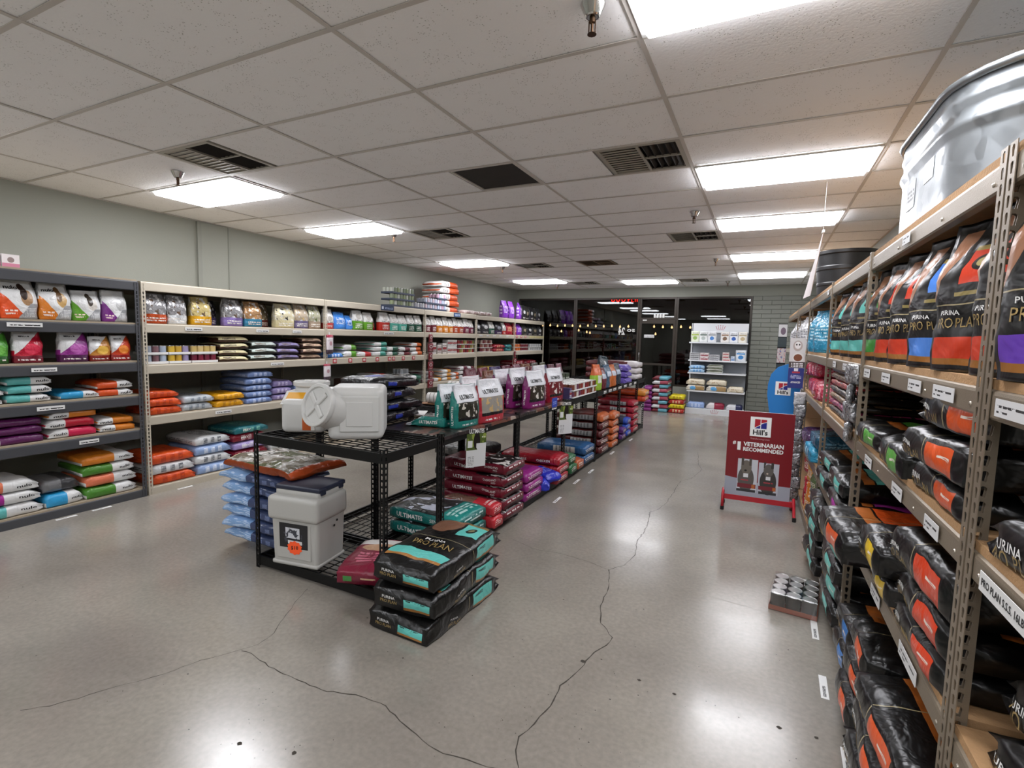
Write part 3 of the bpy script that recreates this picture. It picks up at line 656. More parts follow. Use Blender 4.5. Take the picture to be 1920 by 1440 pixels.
# ================================================================== bags
def smooth(a, b, x):
    t = min(1, max(0, (x-a)/(b-a))); return t*t*(3-2*t)
class Bag:
    """a soft bag in standing pose: width x, depth y (front at -y), height z; kinds: stand, block, pillow, pinch"""
    def __init__(s, w, d, h, kind, seed=0, amp=.010, nf=9, ns=4, rows=13):
        s.w, s.d, s.h, s.kind, s.nf, s.ns, s.rows = w, d, h, kind, nf, ns, rows
        s.seed = Vector((seed*3.17 % 97, seed*1.91 % 89, seed*.77 % 83)); s.amp = amp; s.lying = False
    def D(s, t):
        k = s.kind
        if k == 'stand': return (.90+.10*smooth(0, .1, t))*(1-.90*smooth(.52, 1.0, t))
        if k == 'gable': return (.92+.08*smooth(0, .1, t))*(1-.92*smooth(.58, .97, t))
        if k == 'pillow': return .26+.74*max(0, 1-abs(2*t-1)**9)**.6
        if k == 'pinch': return (.74+.26*smooth(0, .10, t))*(1-.62*smooth(.84, 1.0, t))
        return (.78+.22*smooth(0, .10, t))*(1-.22*smooth(.90, 1, t))          # block
    def WX(s, t):
        k = s.kind
        if k in ('stand', 'gable'): return 1-.03*smooth(.6, 1, t)
        if k == 'pillow': return .95+.05*(abs(2*t-1)**4)
        return 1-.04*smooth(.12, 0, t)-.03*smooth(.88, 1, t) if k == 'block' else 1-.03*smooth(.12, 0, t)
    def P(s, side, a, t):
        """point on face side at a (0-1 across, seen from outside) and t (0-1 up)"""
        W = s.w/2*s.WX(t); Dp = s.d*s.D(t); fr, bk = (.62, .38) if s.lying else (.5, .5)
        e = (.20 if s.lying else .32) if s.kind != 'pillow' else .42
        if side in (0, 2):
            q = 2*a-1 if side == 0 else 1-2*a
            x = q*W; y = (-Dp*fr if side == 0 else Dp*bk)*(1-e*abs(q)**3.2)
        else:
            f = a if side == 1 else 1-a
            y = (-Dp*fr*(1-f)+Dp*bk*f)*(1-e); g = 4*f*(1-f)
            pin = 1-s.D(t)
            x = W*(1+g*(.05 if s.kind != 'pillow' else .02)*(1-pin)) - g*pin*(.34*s.d if s.kind in ('stand', 'gable', 'pinch') else 0)
            if side == 3: x = -x
        z = s.h*t
        if s.kind in ('stand', 'gable'): y += s.d*.10*smooth(.6, 1, t)
        p = Vector((x, y, z))
        k = 3.0/max(.18, s.w); n = noise.noise_vector(p*k+s.seed); n2 = noise.noise_vector(p*k*2.6+s.seed*1.3)
        am = s.amp*smooth(-.02, .12, t if not s.lying else .5)
        p += Vector((n.x*.7+n2.x*.3, n.y+n2.y*.55, (n.z*.5 if t > .02 else 0)))*am
        if s.lying:
            x, y, z = p; zz = -y
            lo = -s.d*.38
            if zz < lo*.55: zz = lo*.62+(zz-lo*.62)*.25            # settled flat on what carries it
            zz -= (1-s.D(t))*s.d*.10
            p = Vector((x, z-s.h/2, zz-lo*.62-s.d*.0))
        return p
    def grid(s):
        vs, uv = [], []; ring = []
        for side in range(4):
            n = s.nf if side in (0, 2) else s.ns
            for i in range(n): ring.append((side, i/n))
        ts = [ .5-.5*math.cos(PI*j/s.rows)*(.55)+(j/s.rows-.5)*.45 for j in range(s.rows+1)]
        ts = [min(1, max(0, t)) for t in ts]; ts[0] = 0; ts[-1] = 1
        return ring, ts
    def mesh(s, m, name='pet_food_bag'):
        ring, ts = s.grid(); n = len(ring); vs = []; fs = []; uvs = []
        for t in ts:
            for side, a in ring: vs.append(s.P(side, a, t))
        for j in range(len(ts)-1):
            for i in range(n):
                i2 = (i+1) % n; fs.append((j*n+i, j*n+i2, (j+1)*n+i2, (j+1)*n+i))
                side, a = ring[i]; a2 = ring[i2][1] if ring[i2][0] == side else 1.0
                uvs += [(side+min(.999, a), ts[j]), (side+min(.999, a2), ts[j]), (side+min(.999, a2), ts[j+1]), (side+min(.999, a), ts[j+1])]
        for row, base in ((0, 4), (len(ts)-1, 5)):
            nf, ns = s.nf, s.ns; g = [row*n+i for i in range(n)]
            c = [vs[k] for k in g]; cap = g[::-1] if row == 0 else g
            fs.append(tuple(cap))
            for k in cap:
                side, a = ring[k-row*n]
                u = a if side == 0 else (1 if side == 1 else (1-a if side == 2 else 0))
                v = 0 if side == 0 else (a if side == 1 else (1 if side == 2 else 1-a))
                uvs.append((base+min(.999, max(.001, u)), v))
        zmin = min(v.z for v in vs); s.dz = -zmin
        me = bpy.data.meshes.new(name); me.from_pydata([(v.x, v.y, v.z-zmin) for v in vs], [], fs)
        me.materials.append(m); me.polygons.foreach_set('use_smooth', [True]*len(fs))
        l = me.uv_layers.new(name='UVMap'); flat = [c for q in uvs for c in q]; l.data.foreach_set('uv', flat)
        me.update(); return me
    def place(s, side, ac, tc, rot=0.0, off=.0025):
        """text placement on a face, centred at (ac, tc), turned by rot"""
        span = s.w if side in (0, 2) else s.d; cr_, sr_ = math.cos(rot), math.sin(rot)
        def f(x, y):
            dx = x*cr_-y*sr_; dy = x*sr_+y*cr_
            a = min(.98, max(.02, ac+dx/span)); t = min(.985, max(.015, tc+dy/s.h))
            p = s.P(side, a, t); e = .012
            pa = s.P(side, min(1, a+e), t)-s.P(side, max(0, a-e), t); pt = s.P(side, a, min(1, t+e))-s.P(side, a, max(0, t-e))
            n = pa.cross(pt)
            if n.length > 0: n.normalize()
            return p+n*off+Vector((0, 0, s.dz))
        return f

SEED = [100]
def bag(label, m, w, d, h, kind, loc, rz=0.0, lying=False, rx=0.0, ry=0.0, group=None, texts=(), amp=.010, seed=None, name='pet_food_bag', cat='bag', detail=1):
    """texts: (body, material, width, height, side, a, t, rot[, bold])"""
    if seed is None: SEED[0] += 1; seed = SEED[0]
    b = Bag(w, d, h, kind, seed, amp, *((9, 4, 13) if detail == 1 else ((14, 6, 22) if detail == 2 else (6, 3, 8)))); b.lying = lying
    o = link(name, b.mesh(m, name), None, loc, (rx, ry, rz)); tag(o, label, cat, group)
    for tx in texts:
        body, tm, wd, ht, side, a, t, rot = tx[:8]
        letters(o, body, tm, wd, ht, b.place(side, a, t, rot), bold=tx[8] if len(tx) > 8 else .02)
    return o
def top(o): return max(v.co.z for v in o.data.vertices)*.975
M_INK = mat('ink_white', '#efefec', .45); M_INKB = mat('ink_black', '#161616', .5); M_GOLD = mat('ink_gold', '#b49a62', .35, metal=.4)
M_INKG = mat('ink_grey', '#8d8d8d', .5)

# ================================================================== printed wrappers
def nulo_stand(nm, col, dog, dog2):
    return (PM(nm, '#d9d9d8', .3).half(-.95, -1, -.66, col, 0, 1, 0, 1).rect(3, 4, 0, .55, col).ell(.70, .55, .17, .20, dog2).ell(.63, .66, .10, .17, dog).ell(.58, .82, .09, .09, dog)
            .half(1, -.9, .42, '#9a9b9d', .45, 1, 0, .40).fine(.62, .96, .06, .3, '#d5d5d5', 6, 30).fine(.08, .42, .10, .26, '#f0d9cf', 2, 24).done())
def nulo_med(nm, col, dark, acc):
    return (PM(nm, col, .28).half(-.75, 1, .28, '#d6d6d6', 0, 1, 0, 1).rect(3, 4, .4, 1, '#d6d6d6').ell(.62, .45, .30, .17, acc).band(0, .24, dark).fine(.1, .9, .08, .17, '#f3e9e6', 1, 14).fine(.2, .6, .84, .92, '#333333', 1, 20).done())
def two(nm, a, b, split=.52, ink=None, rough=.3, crumple=.35, extra=None):
    """wrapper of colour a with its head end in colour b"""
    p = PM(nm, a, rough, crumple).band(split, 1.02, b)
    if ink: p.fine(1.25, 1.75, split+.1, .92, ink, 3, 30).fine(3.25, 3.75, split+.1, .92, ink, 3, 30)
    if extra: p.frect(.18, .82, .1, split-.08, extra)
    return p.done()
def foil(nm, col, top='#8d8c8d', pic='#5d4a3a', rough=.22):
    return (PM(nm, top, rough, .8, 10, .6, .25).blot(0, 4, .3, .95, '#e3e3e3', 5, .58).blot(0, 1, .3, .8, pic, 4, .6).band(0, .31, col).fine(.1, .9, .08, .24, '#f2ece2', 2, 26).done())
def win(nm, col, top='#e2e1de', mid=None, hgt=.46, rough=.35):
    """white topped pouch with a coloured lower part"""
    p = PM(nm, top, rough).band(0, hgt, col).ell(.5, hgt+.22, .26, .13, mid or '#b7b2aa').fine(.15, .85, hgt+.02, hgt+.1, '#4a4a4a', 1, 18).fine(.2, .8, .08, hgt-.1, '#e8e4de', 3, 26)
    return p.done()
def plain(nm, col, ink='#e9e5df', rough=.3, crumple=.4):
    p = PM(nm, col, rough, crumple).fine(1.15, 1.85, .2, .8, ink, 3, 26).fine(3.15, 3.85, .2, .8, ink, 3, 26).fine(.15, .85, .3, .7, ink, 5, 22).fine(4.1, 4.9, .3, .8, ink, 2, 26)
    return p.done()
def ledge(nm, col, edge, ink='#6a5b4a'):
    """flat bag whose face is col above a dark underside; seen from its side a pale strip over a dark one"""
    return PM(nm, edge, .32, .5).rect(1, 1.5, 0, 1, col).rect(3.5, 4, 0, 1, col).rect(0, 1, 0, 1, col).fine(1.08, 1.42, .1, .9, ink, 1, 22).done()

S = {}
S['n_red'] = nulo_stand('kibble_red_orange', '#d9501f', '#33251f', '#a5805a')
S['n_org'] = nulo_stand('kibble_amber', '#d27a22', '#6b4c2c', '#c09a5c')
S['n_grn'] = nulo_stand('kibble_green', '#5a9a22', '#40382f', '#cfc9c0')
S['n_pur'] = nulo_stand('kibble_violet', '#7a2c86', '#d4d4d4', '#bcbcbc')
S['m_grn'] = nulo_med('pouch_green', '#4e9a34', '#245a22', '#6cb44a'); S['m_red'] = nulo_med('pouch_crimson', '#b3142f', '#6d1224', '#d42f4c')
S['m_pur'] = nulo_med('pouch_purple', '#8c2e86', '#4c1648', '#b25aa8'); S['m_yel'] = nulo_med('pouch_gold', '#b8792a', '#7d1c16', '#e0b24a'); S['m_org'] = nulo_med('pouch_orange', '#c33d1c', '#8d1614', '#e2832c')
W_ = '#dcdcdb'
S['f_teal'] = two('flat_teal', '#5fb3b0', W_, .5); S['f_plum'] = two('flat_plum', '#57184f', W_, .62); S['f_blue'] = two('flat_blue', '#2f9bd0', W_, .55)
S['f_org'] = two('flat_orange', '#d3501d', W_, .55); S['f_amb'] = two('flat_amber', '#d07a22', W_, .6); S['f_red'] = two('flat_red', '#b2182f', W_, .62); S['f_pink'] = two('flat_pink', '#cf2150', W_, .62)
S['f_cor'] = two('flat_coral', '#dd7653', W_, .52); S['f_mag'] = two('flat_magenta', '#9c1f86', W_, .5); S['f_grn'] = two('flat_green', '#48822a', W_, .55); S['f_gry'] = two('flat_grey', '#6f6f70', '#3a3a3c', .5)
S['s_org'] = foil('foil_orange', '#b84716'); S['s_wht'] = foil('foil_white', '#d5d8da'); S['s_yel'] = foil('foil_yellow', '#dca318', '#c9b67a'); S['s_lav'] = foil('foil_lavender', '#8a76b4'); S['s_blu'] = foil('foil_blue', '#3c84a4', '#a9825a', '#c08f58')
S['s_crm'] = foil('foil_cream', '#d9cda0', '#d8cfae', '#2c2824', .4); S['s_mau'] = foil('foil_mauve', '#6d6388', '#bfae97', '#d2b57a', .35); S['s_olv'] = foil('foil_olive', '#a5917c', '#b9b79c', '#6c7a48', .35); S['s_dkp'] = foil('foil_dark_violet', '#5c4d80', '#2d2936', '#4a4258', .4); S['s_drk'] = foil('foil_dark_cream', '#6b2a20', '#6a5c44', '#8c7a58', .5)
S['l_crm'] = ledge('ledge_cream', '#e6dcae', '#3e2416'); S['l_mnt'] = ledge('ledge_mint', '#cfdcd6', '#23251f'); S['l_lav'] = ledge('ledge_lavender', '#9d92c2', '#33283a'); S['l_tan'] = ledge('ledge_tan', '#d3b59c', '#371c14')
S['p_org'] = plain('gloss_orange', '#d9501a', '#b5350f'); S['p_gry'] = plain('pale_silver', '#b8bec3', '#6f7a86'); S['p_yel'] = plain('gloss_yellow', '#e3a317', '#b57a10'); S['p_dnm'] = plain('denim_blue', '#6f86b6', '#b9c6e2'); S['p_lil'] = plain('lilac', '#8f82b4', '#cfc6e2')
S['p_wht'] = plain('soft_white', '#d2d4d5', '#5b5f66'); S['p_sky'] = plain('pale_blue', '#8fa8d2', '#dfe8f6'); S['p_brg'] = plain('burgundy', '#7d1226', '#d8b6ba'); S['p_lav'] = plain('pale_lavender', '#a594cc', '#e6e0f2'); S['p_prey'] = plain('deep_teal', '#1f6a72', '#6fb0a0'); S['p_wbk'] = plain('white_black', '#c9ccca', '#1e1e1e')
S['w_wht'] = win('pouch_white_red', '#b9322c', hgt=.3); S['w_blu'] = plain('gloss_sky', '#3f83d4', '#e8effa'); S['w_grn'] = win('pouch_white_green', '#5e9a20'); S['w_red'] = win('pouch_white_red2', '#b9281c'); S['w_mnt'] = win('pouch_white_mint', '#4fae9c'); S['w_dgr'] = win('pouch_white_forest', '#1c5240'); S['w_mar'] = win('pouch_white_maroon', '#6d1d2c'); S['w_amb'] = win('pouch_white_amber', '#d07f1c'); S['w_rst'] = win('pouch_white_rust', '#a8421e'); S['w_brd'] = win('pouch_white_wine', '#6a1636')
S['k_blk'] = win('pouch_black_white', '#24202c', '#1d1c20', '#cfcfcf', .3); S['k_vio'] = win('pouch_black_violet', '#3a2450', '#1d1a22', '#8d8d95', .3); S['k_red'] = plain('gloss_scarlet', '#a41830', '#e4c9a0'); S['k_pur'] = plain('gloss_violet', '#7a35b0', '#e3d4ef'); S['k_gry'] = win('pouch_charcoal', '#262420', '#2a2926', '#9c8f78', .25)
S['x_tea'] = two('stack_teal', '#3f9a8a', W_, .5); S['x_dgr'] = two('stack_forest', '#1f5a46', W_, .55); S['x_mar'] = two('stack_maroon', '#6b1d2c', W_, .55); S['x_orr'] = two('stack_rust', '#c25a1e', W_, .5); S['x_grn'] = two('stack_green', '#5c9a2a', W_, .45); S['x_red'] = two('stack_scarlet', '#b8242a', W_, .5); S['x_amb'] = two('stack_amber', '#c98a34', W_, .5); S['x_win'] = two('stack_wine', '#5d1730', W_, .6)
S['gold'] = plain('gold_foil', '#b79b4c', '#6d5a24', .25, .8); S['cardb'] = mat('cardboard', '#8d6748', .8, var=.06); S['cardd'] = mat('cardboard_dark', '#4a3026', .8, var=.1)
M_TIN = mat('tin', '#c4c4c2', .28, metal=1)

FX = XL-.022          # where goods start behind the beams
# ================================================================== goods on the wall racks
def lst(y0, y1, z, h, m, desc, where, texts=(), d=None, kind='stand', rz=0.0, back=0.0, group=None):
    w_ = y1-y0-.014; d = d or min(.16, w_*.6)
    return bag('%s on the %s' % (desc, where), S[m], w_, d, h, kind, (FX-d/2-.012-back, (y0+y1)/2, z), PI/2+rz, group=group or 'standing bags on the wall racks', texts=texts)
LV = {1: [''], 2: ['lower ', 'upper '], 3: ['bottom ', 'middle ', 'top '], 4: ['bottom ', 'second lowest ', 'third lowest ', 'top '], 5: ['bottom ', 'second lowest ', 'middle ', 'second highest ', 'top '],
      6: ['bottom ', 'second lowest ', 'third lowest ', 'third highest ', 'second highest ', 'top ']}
def lstack(y0, y1, z, items, th, where, depth=.42, flip=False, texts=None, kind='pinch', jit=.012, d0=0.0):
    """items bottom to top: (wrapper, description)"""
    n = len(items); rr = random.Random(int(y0*100+z*1000)); zz = z
    for i, (m, desc) in enumerate(items):
        tt = th*rr.uniform(.92, 1.08)
        tx = [((b, im, wd, ht, 1 if not flip else 3, .45, tc, PI/2 if not flip else -PI/2, .02)) for (b, im, wd, ht, tc) in (texts or [])]
        o = bag('%s%s on the %s' % (LV[n][i], desc, where), S[m], depth, tt, y1-y0-.026, kind, (FX-depth/2-.02-d0+rr.uniform(-jit, jit), (y0+y1)/2+rr.uniform(-jit, jit), zz), (PI if flip else 0)+rr.uniform(-.03, .03), lying=True,
            group='bags stacked on the wall racks', texts=tx)
        zz += top(o)
G = 'charcoal rack'
def gw(r): return G+', '+r+' row'
T_N = lambda wd, ht, a, t: [('nulo', M_INKB, wd, ht, 0, a, t, 0, .03)]
z = 1.695+.018
lst(1.62, 1.85, z, .34, 'n_org', 'white amber kibble bag at frame edge', gw('top'))
lst(1.86, 2.10, z, .315, 'n_red', 'white red-orange kibble bag with dark dog', gw('top'), T_N(.085, .03, .30, .80), d=.14)
lst(2.105, 2.33, z, .31, 'n_org', 'white amber kibble bag with tan dog', gw('top'), T_N(.08, .028, .30, .80), d=.14)
lst(2.335, 2.555, z, .27, 'n_grn', 'white green kibble bag', gw('top'), d=.14, rz=-.1)
lst(2.56, 2.77, z, .29, 'n_pur', 'white violet kibble bag', gw('top'), d=.13, rz=-.05)
z = 1.332+.018
lst(1.68, 1.90, z, .25, 'm_grn', 'green and white pouch', gw('second'))
lst(1.92, 2.12, z, .255, 'm_red', 'crimson and white pouch', gw('second'))
lst(2.225, 2.44, z, .26, 'm_pur', 'purple and white pouch', gw('second'))
lst(2.44, 2.61, z, .225, 'm_yel', 'gold and red pouch', gw('second'))
lst(2.61, 2.78, z, .235, 'm_org', 'orange and red pouch', gw('second'))
z = 1.005+.018
NT = [('nulo', M_INKB, .09, .026, .78)]
lstack(1.5, 1.85, z, [('f_plum', 'plum and white flat bag')]*2, .075, gw('third'))
lstack(1.86, 2.17, z, [('f_teal', 'teal and white flat bag')]*3, .072, gw('third'), texts=NT)
lstack(2.20, 2.51, z, [('f_blue', 'sky blue and white flat bag')], .072, gw('third'), texts=NT)
lstack(2.48, 2.79, z, [('f_org', 'orange and white flat bag')]*2, .075, gw('third'), texts=NT, d0=.005)
z = .672+.018
lstack(1.62, 2.09, z, [('f_plum', 'dark plum flat bag')]*3, .072, gw('fourth'), flip=True, texts=NT)
lstack(2.10, 2.47, z, [('f_pink', 'pink and white flat bag'), ('f_red', 'red and white flat bag'), ('f_amb', 'amber and white flat bag')], .082, gw('fourth'), flip=True, texts=NT)
lstack(2.475, 2.79, z, [('f_amb', 'amber-headed white flat bag')]*2, .07, gw('fourth'), flip=True, texts=NT)
z = .075+.018
lstack(1.55, 2.05, z, [('f_teal', 'teal and white large bag'), ('f_mag', 'magenta and white large bag'), ('f_cor', 'coral and white large bag')], .105, gw('floor'), texts=[('nulo', M_INKB, .10, .03, .8)], depth=.46)
bag('sky blue and white large bag slumped on the charcoal rack, floor row', S['f_blue'], .42, .13, .265, 'pinch', (FX-.235, 2.195, z), .05, True, group='bags stacked on the wall racks', texts=[('nulo', M_INKB, .08, .028, 1, .5, .8, PI/2, .02)])
bag('grey dark bag behind the slumped blue bag, charcoal rack floor row', S['f_gry'], .40, .12, .26, 'pinch', (FX-.26, 2.195, z+.125), .0, True, group='bags stacked on the wall racks')
lstack(2.345, 2.785, z, [('f_grn', 'green and white large bag'), ('f_cor', 'coral and white big bag'), ('f_grn', 'green and white large bag'), ('f_amb', 'amber and white large bag')], .108, gw('floor'), texts=[('nulo', M_INKB, .09, .028, .8)], depth=.48)
# small pink box on top of the charcoal rack
pkt = PM('treat_print', '#dfd8d8', .5, 0).band(0, .35, '#c77e96').ell(.5, .6, .2, .2, '#8d7a78').done()
for q in range(2): card('treat_box', '%s pink and white treat box on top of the charcoal rack' % ('nearer', 'farther')[q], 'box', XL-.25, XL-.14, 1.80+.12*q, 1.91+.12*q, 2.122, 2.232, pkt, 'pink treat boxes', '+x')

B1 = 'first beige bay'
def bw(k, r): return LW[k-1]+' beige bay, '+r+' row'
z = 1.705+.005
for y0, y1, hh, m, ds in ((2.905, 3.13, .30, 's_org', 'silver foil bag with orange base'), (3.13, 3.33, .30, 's_wht', 'silver foil bag with white base'), (3.375, 3.60, .305, 's_yel', 'gold foil bag with yellow base'), (3.74, 3.975, .31, 's_lav', 'silver foil bag with lavender base'),
                          (3.995, 4.225, .295, 's_blu', 'tan foil bag with blue base'), (4.415, 4.70, .30, 's_crm', 'cream cat food bag'), (4.70, 4.925, .315, 's_mau', 'mauve based cream bag'), (4.93, 5.135, .315, 's_olv', 'olive and tan bag')):
    lst(y0, y1, z, hh, m, ds, bw(1, 'top'), d=.13)
lst(3.60, 3.76, z, .28, 's_dkp', 'dark violet bag set back', bw(1, 'top'), d=.12, back=.16)
lst(4.26, 4.43, z, .29, 's_drk', 'dark cream bag set back', bw(1, 'top'), d=.12, back=.15)
z = 1.302+.005
# small carton trays with tins and pouches
def can_mesh(nm, r, h, lab, band=None):
    return MB().lathe([(0, .0015), (r*.93, .0015), (r*.97, 0), (r, .003), (r*.985, .006, 1), (r*.985, h-.006), (r, h-.003), (r*.97, h), (r*.93, h-.0025), (0, h-.0025)], 12).mesh(nm, [M_TIN, lab])
CAN = {}
def can(col, r=.034, h=.09):
    k = (col, r, h)
    if k not in CAN: CAN[k] = can_mesh('can', r, h, mat('can_label_'+col.strip('#'), col, .35))
    return CAN[k]
M_TRAY = PM('tray_print', '#d7d7d5', .55, 0).fine(0, 9, .2, .8, '#8a8a8a', 1, 12).done()
def can_tray(label, loc, rz, nx, ny, nz, cols, r=.034, h=.09, lip=.035, group='trays of cans', tray=None, cat='can tray'):
    """open tray of cans: local x along the front, y into the shelf"""
    o = empty('can_tray', loc, rz); tag(o, label, cat, group); p = 2*r+.002; wx, wy = nx*p, ny*p
    for k in range(nz):
        zb = k*(h+.004)
        MB().box(-wx/2-.003, wx/2+.003, -.003, wy+.003, zb, zb+.0015).box(-wx/2-.003, wx/2+.003, -.003, -.001, zb, zb+lip).box(-wx/2-.003, wx/2+.003, wy+.001, wy+.003, zb, zb+lip).box(-wx/2-.003, -wx/2-.001, -.001, wy+.001, zb, zb+lip).box(wx/2+.001, wx/2+.003, -.001, wy+.001, zb, zb+lip).obj('tray', tray or M_PAPERW, o)
        for j in range(ny):
            if j > 0 and k < nz-1 and j < ny: continue
            for i in range(nx):
                c = cols[(i+k*nx) % len(cols)] if isinstance(cols, (list, tuple)) else cols
                link('can', can(c, r, h), o, (-wx/2+p*(i+.5), p*(j+.5), zb+.002))
    return o
can_tray('white tray of grey and blue tins, first beige bay, second row', (FX-.02, 3.01, z), PI/2, 3, 3, 2, ['#9aa2ad', '#7d5a60', '#a9b6c8'], .034, .088, .025)
can_tray('white tray of yellow tins, first beige bay, second row', (FX-.02, 3.235, z), PI/2, 3, 3, 2, ['#d2ac3a', '#c9a23a', '#9a8fb5'], .034, .088, .025)
can_tray('white tray of burgundy and cream tins, first beige bay, second row', (FX-.02, 3.50, z), PI/2, 4, 3, 2, ['#6d1c34', '#7a2138', '#6d1c34', '#7a2138', '#cbb06a', '#d6bd80', '#cbb06a', '#d6bd80'], .034, .088, .025)
lstack(3.66, 4.04, z, [('l_crm', 'cream flat bag')]*4, .074, bw(1, 'second'))
lstack(4.05, 4.42, z, [('l_mnt', 'pale mint flat bag')]*3, .082, bw(1, 'second'))
lstack(4.43, 4.775, z, [('l_lav', 'lavender flat bag')]*3, .078, bw(1, 'second'))
lstack(4.80, 5.145, z, [('l_tan', 'tan flat bag')]*4, .075, bw(1, 'second'))
z = .79+.005
lstack(2.90, 3.24, z, [('p_org', 'glossy orange bag')]*3, .085, bw(1, 'third'))
lstack(3.25, 3.60, z, [('p_gry', 'pale silver bag')]*2, .085, bw(1, 'third'))
lstack(3.61, 3.965, z, [('p_yel', 'glossy yellow bag')]*2, .085, bw(1, 'third'))
lstack(3.98, 4.35, z, [('p_dnm', 'denim blue bag')]*5, .08, bw(1, 'third'), depth=.5)
lstack(4.38, 4.70, z, [('p_lil', 'lilac bag')]*3, .085, bw(1, 'third'), d0=.05)
lstack(4.74, 5.08, z, [('p_dnm', 'darker denim bag')]*2, .085, bw(1, 'third'), d0=.1)
z = .075+.005
lstack(2.90, 3.36, z, [('p_org', 'orange large bag'), ('p_wht', 'white large bag'), ('p_org', 'orange large bag')], .118, bw(1, 'floor'), depth=.5)
lstack(3.37, 3.79, z, [('p_sky', 'pale blue large bag'), ('p_wht', 'white sack-like bag'), ('p_sky', 'pale blue large bag'), ('p_wht', 'white sack-like bag')], .112, bw(1, 'floor'), depth=.55)
lstack(3.80, 4.27, z, [('p_lav', 'pale lavender large bag'), ('p_brg', 'burgundy large bag'), ('p_lav', 'pale lavender large bag'), ('p_brg', 'burgundy large bag'), ('p_prey', 'deep teal large bag')], .098, bw(1, 'floor'), depth=.5, texts=[('PREY', M_INK, .10, .03, .3)])
lstack(4.29, 4.75, z, [('p_wbk', 'white and black large bag'), ('p_wbk', 'white and black large bag')], .11, bw(1, 'floor'), depth=.5)
# second bay
z = 1.712+.005
for y0, y1, hh, m, ds in ((5.20, 5.37, .27, 'w_wht', 'white pouch with red dish'), (5.37, 5.60, .24, 'w_blu', 'larger glossy blue bag'), (5.60, 5.735, .20, 'w_blu', 'smaller glossy blue bag'), (5.74, 5.97, .285, 'w_grn', 'white and green bag beside the blue'), (5.975, 6.18, .265, 'w_grn', 'white and green bag beside the red'),
                          (6.33, 6.575, .29, 'w_red', 'white and red bag'), (6.58, 6.79, .27, 'w_mnt', 'white and mint bag beside the red'), (6.795, 7.01, .26, 'w_mnt', 'white and mint bag beside the forest green'), (7.02, 7.225, .275, 'w_dgr', 'white and forest bag beside the mint'), (7.23, 7.44, .28, 'w_dgr', 'white and forest bag at the bay end')):
    lst(y0, y1, z, hh, m, ds, bw(2, 'top'), d=.12)
lst(6.19, 6.35, z, .17, 'k_red', 'red bag set back', bw(2, 'top'), d=.1, back=.12)
z = 1.308+.005
lstack(5.22, 5.53, z, [('w_blu', 'glossy blue flat bag')], .075, bw(2, 'second'))
lstack(5.54, 5.82, z, [('x_grn', 'lime and white flat bag')]*2, .105, bw(2, 'second'), flip=True)
lstack(5.83, 6.15, z, [('x_red', 'scarlet and white flat bag')], .085, bw(2, 'second'), flip=True)
lstack(6.16, 6.49, z, [('x_tea', 'teal and white soft bag')]*3, .082, bw(2, 'second'), flip=True)
lstack(6.50, 6.795, z, [('x_dgr', 'forest and white soft bag')]*2, .085, bw(2, 'second'), flip=True)
lstack(6.80, 7.10, z, [('x_mar', 'maroon and white soft bag')]*2, .078, bw(2, 'second'), flip=True)
lstack(7.105, 7.42, z, [('x_orr', 'rust and white soft bag')]*3, .076, bw(2, 'second'), flip=True)
z = .80+.005
bx = MB().box(-.2, .2, -.22, .22, 0, .16).box(-.19, .19, -.21, .21, .16, .165).obj('carton', S['cardd'], None, (FX-.24, 5.98, z)); tag(bx, 'dark brown carton on the second beige bay, third row', 'box')
lstack(6.22, 6.50, z, [('x_red', 'scarlet and white soft bag'), ('x_orr', 'rust soft bag'), ('x_red', 'scarlet and white soft bag')], .08, bw(2, 'third'), flip=True)
lstack(6.51, 6.86, z, [('x_tea', 'mint teal flat bag')]*2, .082, bw(2, 'third'))
can_tray('tall stack of silver cans, second beige bay, third row', (FX-.03, 6.98, z), PI/2, 3, 3, 3, ['#8d9296', '#777c80'], .034, .088, .01)
lstack(7.11, 7.42, z, [('x_dgr', 'dark forest flat bag')]*2, .08, bw(2, 'third'), flip=True)
# third bay
z = 1.712+.005
ys = [7.53, 7.71, 7.89, 8.09, 8.28, 8.45, 8.62, 8.84, 9.05, 9.23]
dsc = ['maroon', 'maroon', 'amber', 'amber', 'amber', 'rust', 'rust', 'wine', 'wine']; mm = {'maroon': 'w_mar', 'amber': 'w_amb', 'rust': 'w_rst', 'wine': 'w_brd'}
cnt = {}
for k, c in enumerate(dsc):
    cnt[c] = cnt.get(c, 0)+1
    lst(ys[k], ys[k+1]-.005, z, .27+.02*(k % 2), mm[c], '%s white and %s pouch' % (LW[cnt[c]-1], c), bw(3, 'top'), d=.11)
z = 1.315+.005
boxm = {}
def carton(label, y0, y1, z, h, col, where_x=FX-.02, d=.12, ink='#5a3a36', group='small cartons on the wall racks'):
    if col not in boxm: boxm[col] = PM('carton_'+col.strip('#'), col, .5, 0).fine(0, 1, .15, .85, ink, 5, 22).rect(0, 1, .4, .6, '#8e2a30').done()
    return card('food_carton', label, 'carton', where_x-d, where_x, y0, y1, z, z+h, boxm[col], group, '+x')
for k, y in enumerate((7.74, 7.91, 8.08)): carton('%s narrow white carton of the third beige bay, second row' % LW[k], y, y+.13, z, (.21, .17, .2)[k], '#cfcac6')
for k in range(2):
    for i in range(2): carton('%s white food carton, %s beside the cans, third beige bay' % (('lower', 'upper')[k], ('left', 'right')[i]), 8.25+.165*i, 8.41+.165*i, z+.135*k, .13, '#dedbd8')
can_tray('tall block of red and green cans, third beige bay, second row', (FX-.02, 8.94, z), PI/2, 9, 2, 3, ['#8d2a2c', '#7d7a3a', '#b3a07a', '#8d2a2c', '#5f2026'], .034, .083, .012)
z = .80+.005
lstack(7.55, 7.82, z, [('x_mar', 'maroon flat bag')]*3, .07, bw(3, 'third'), flip=True)
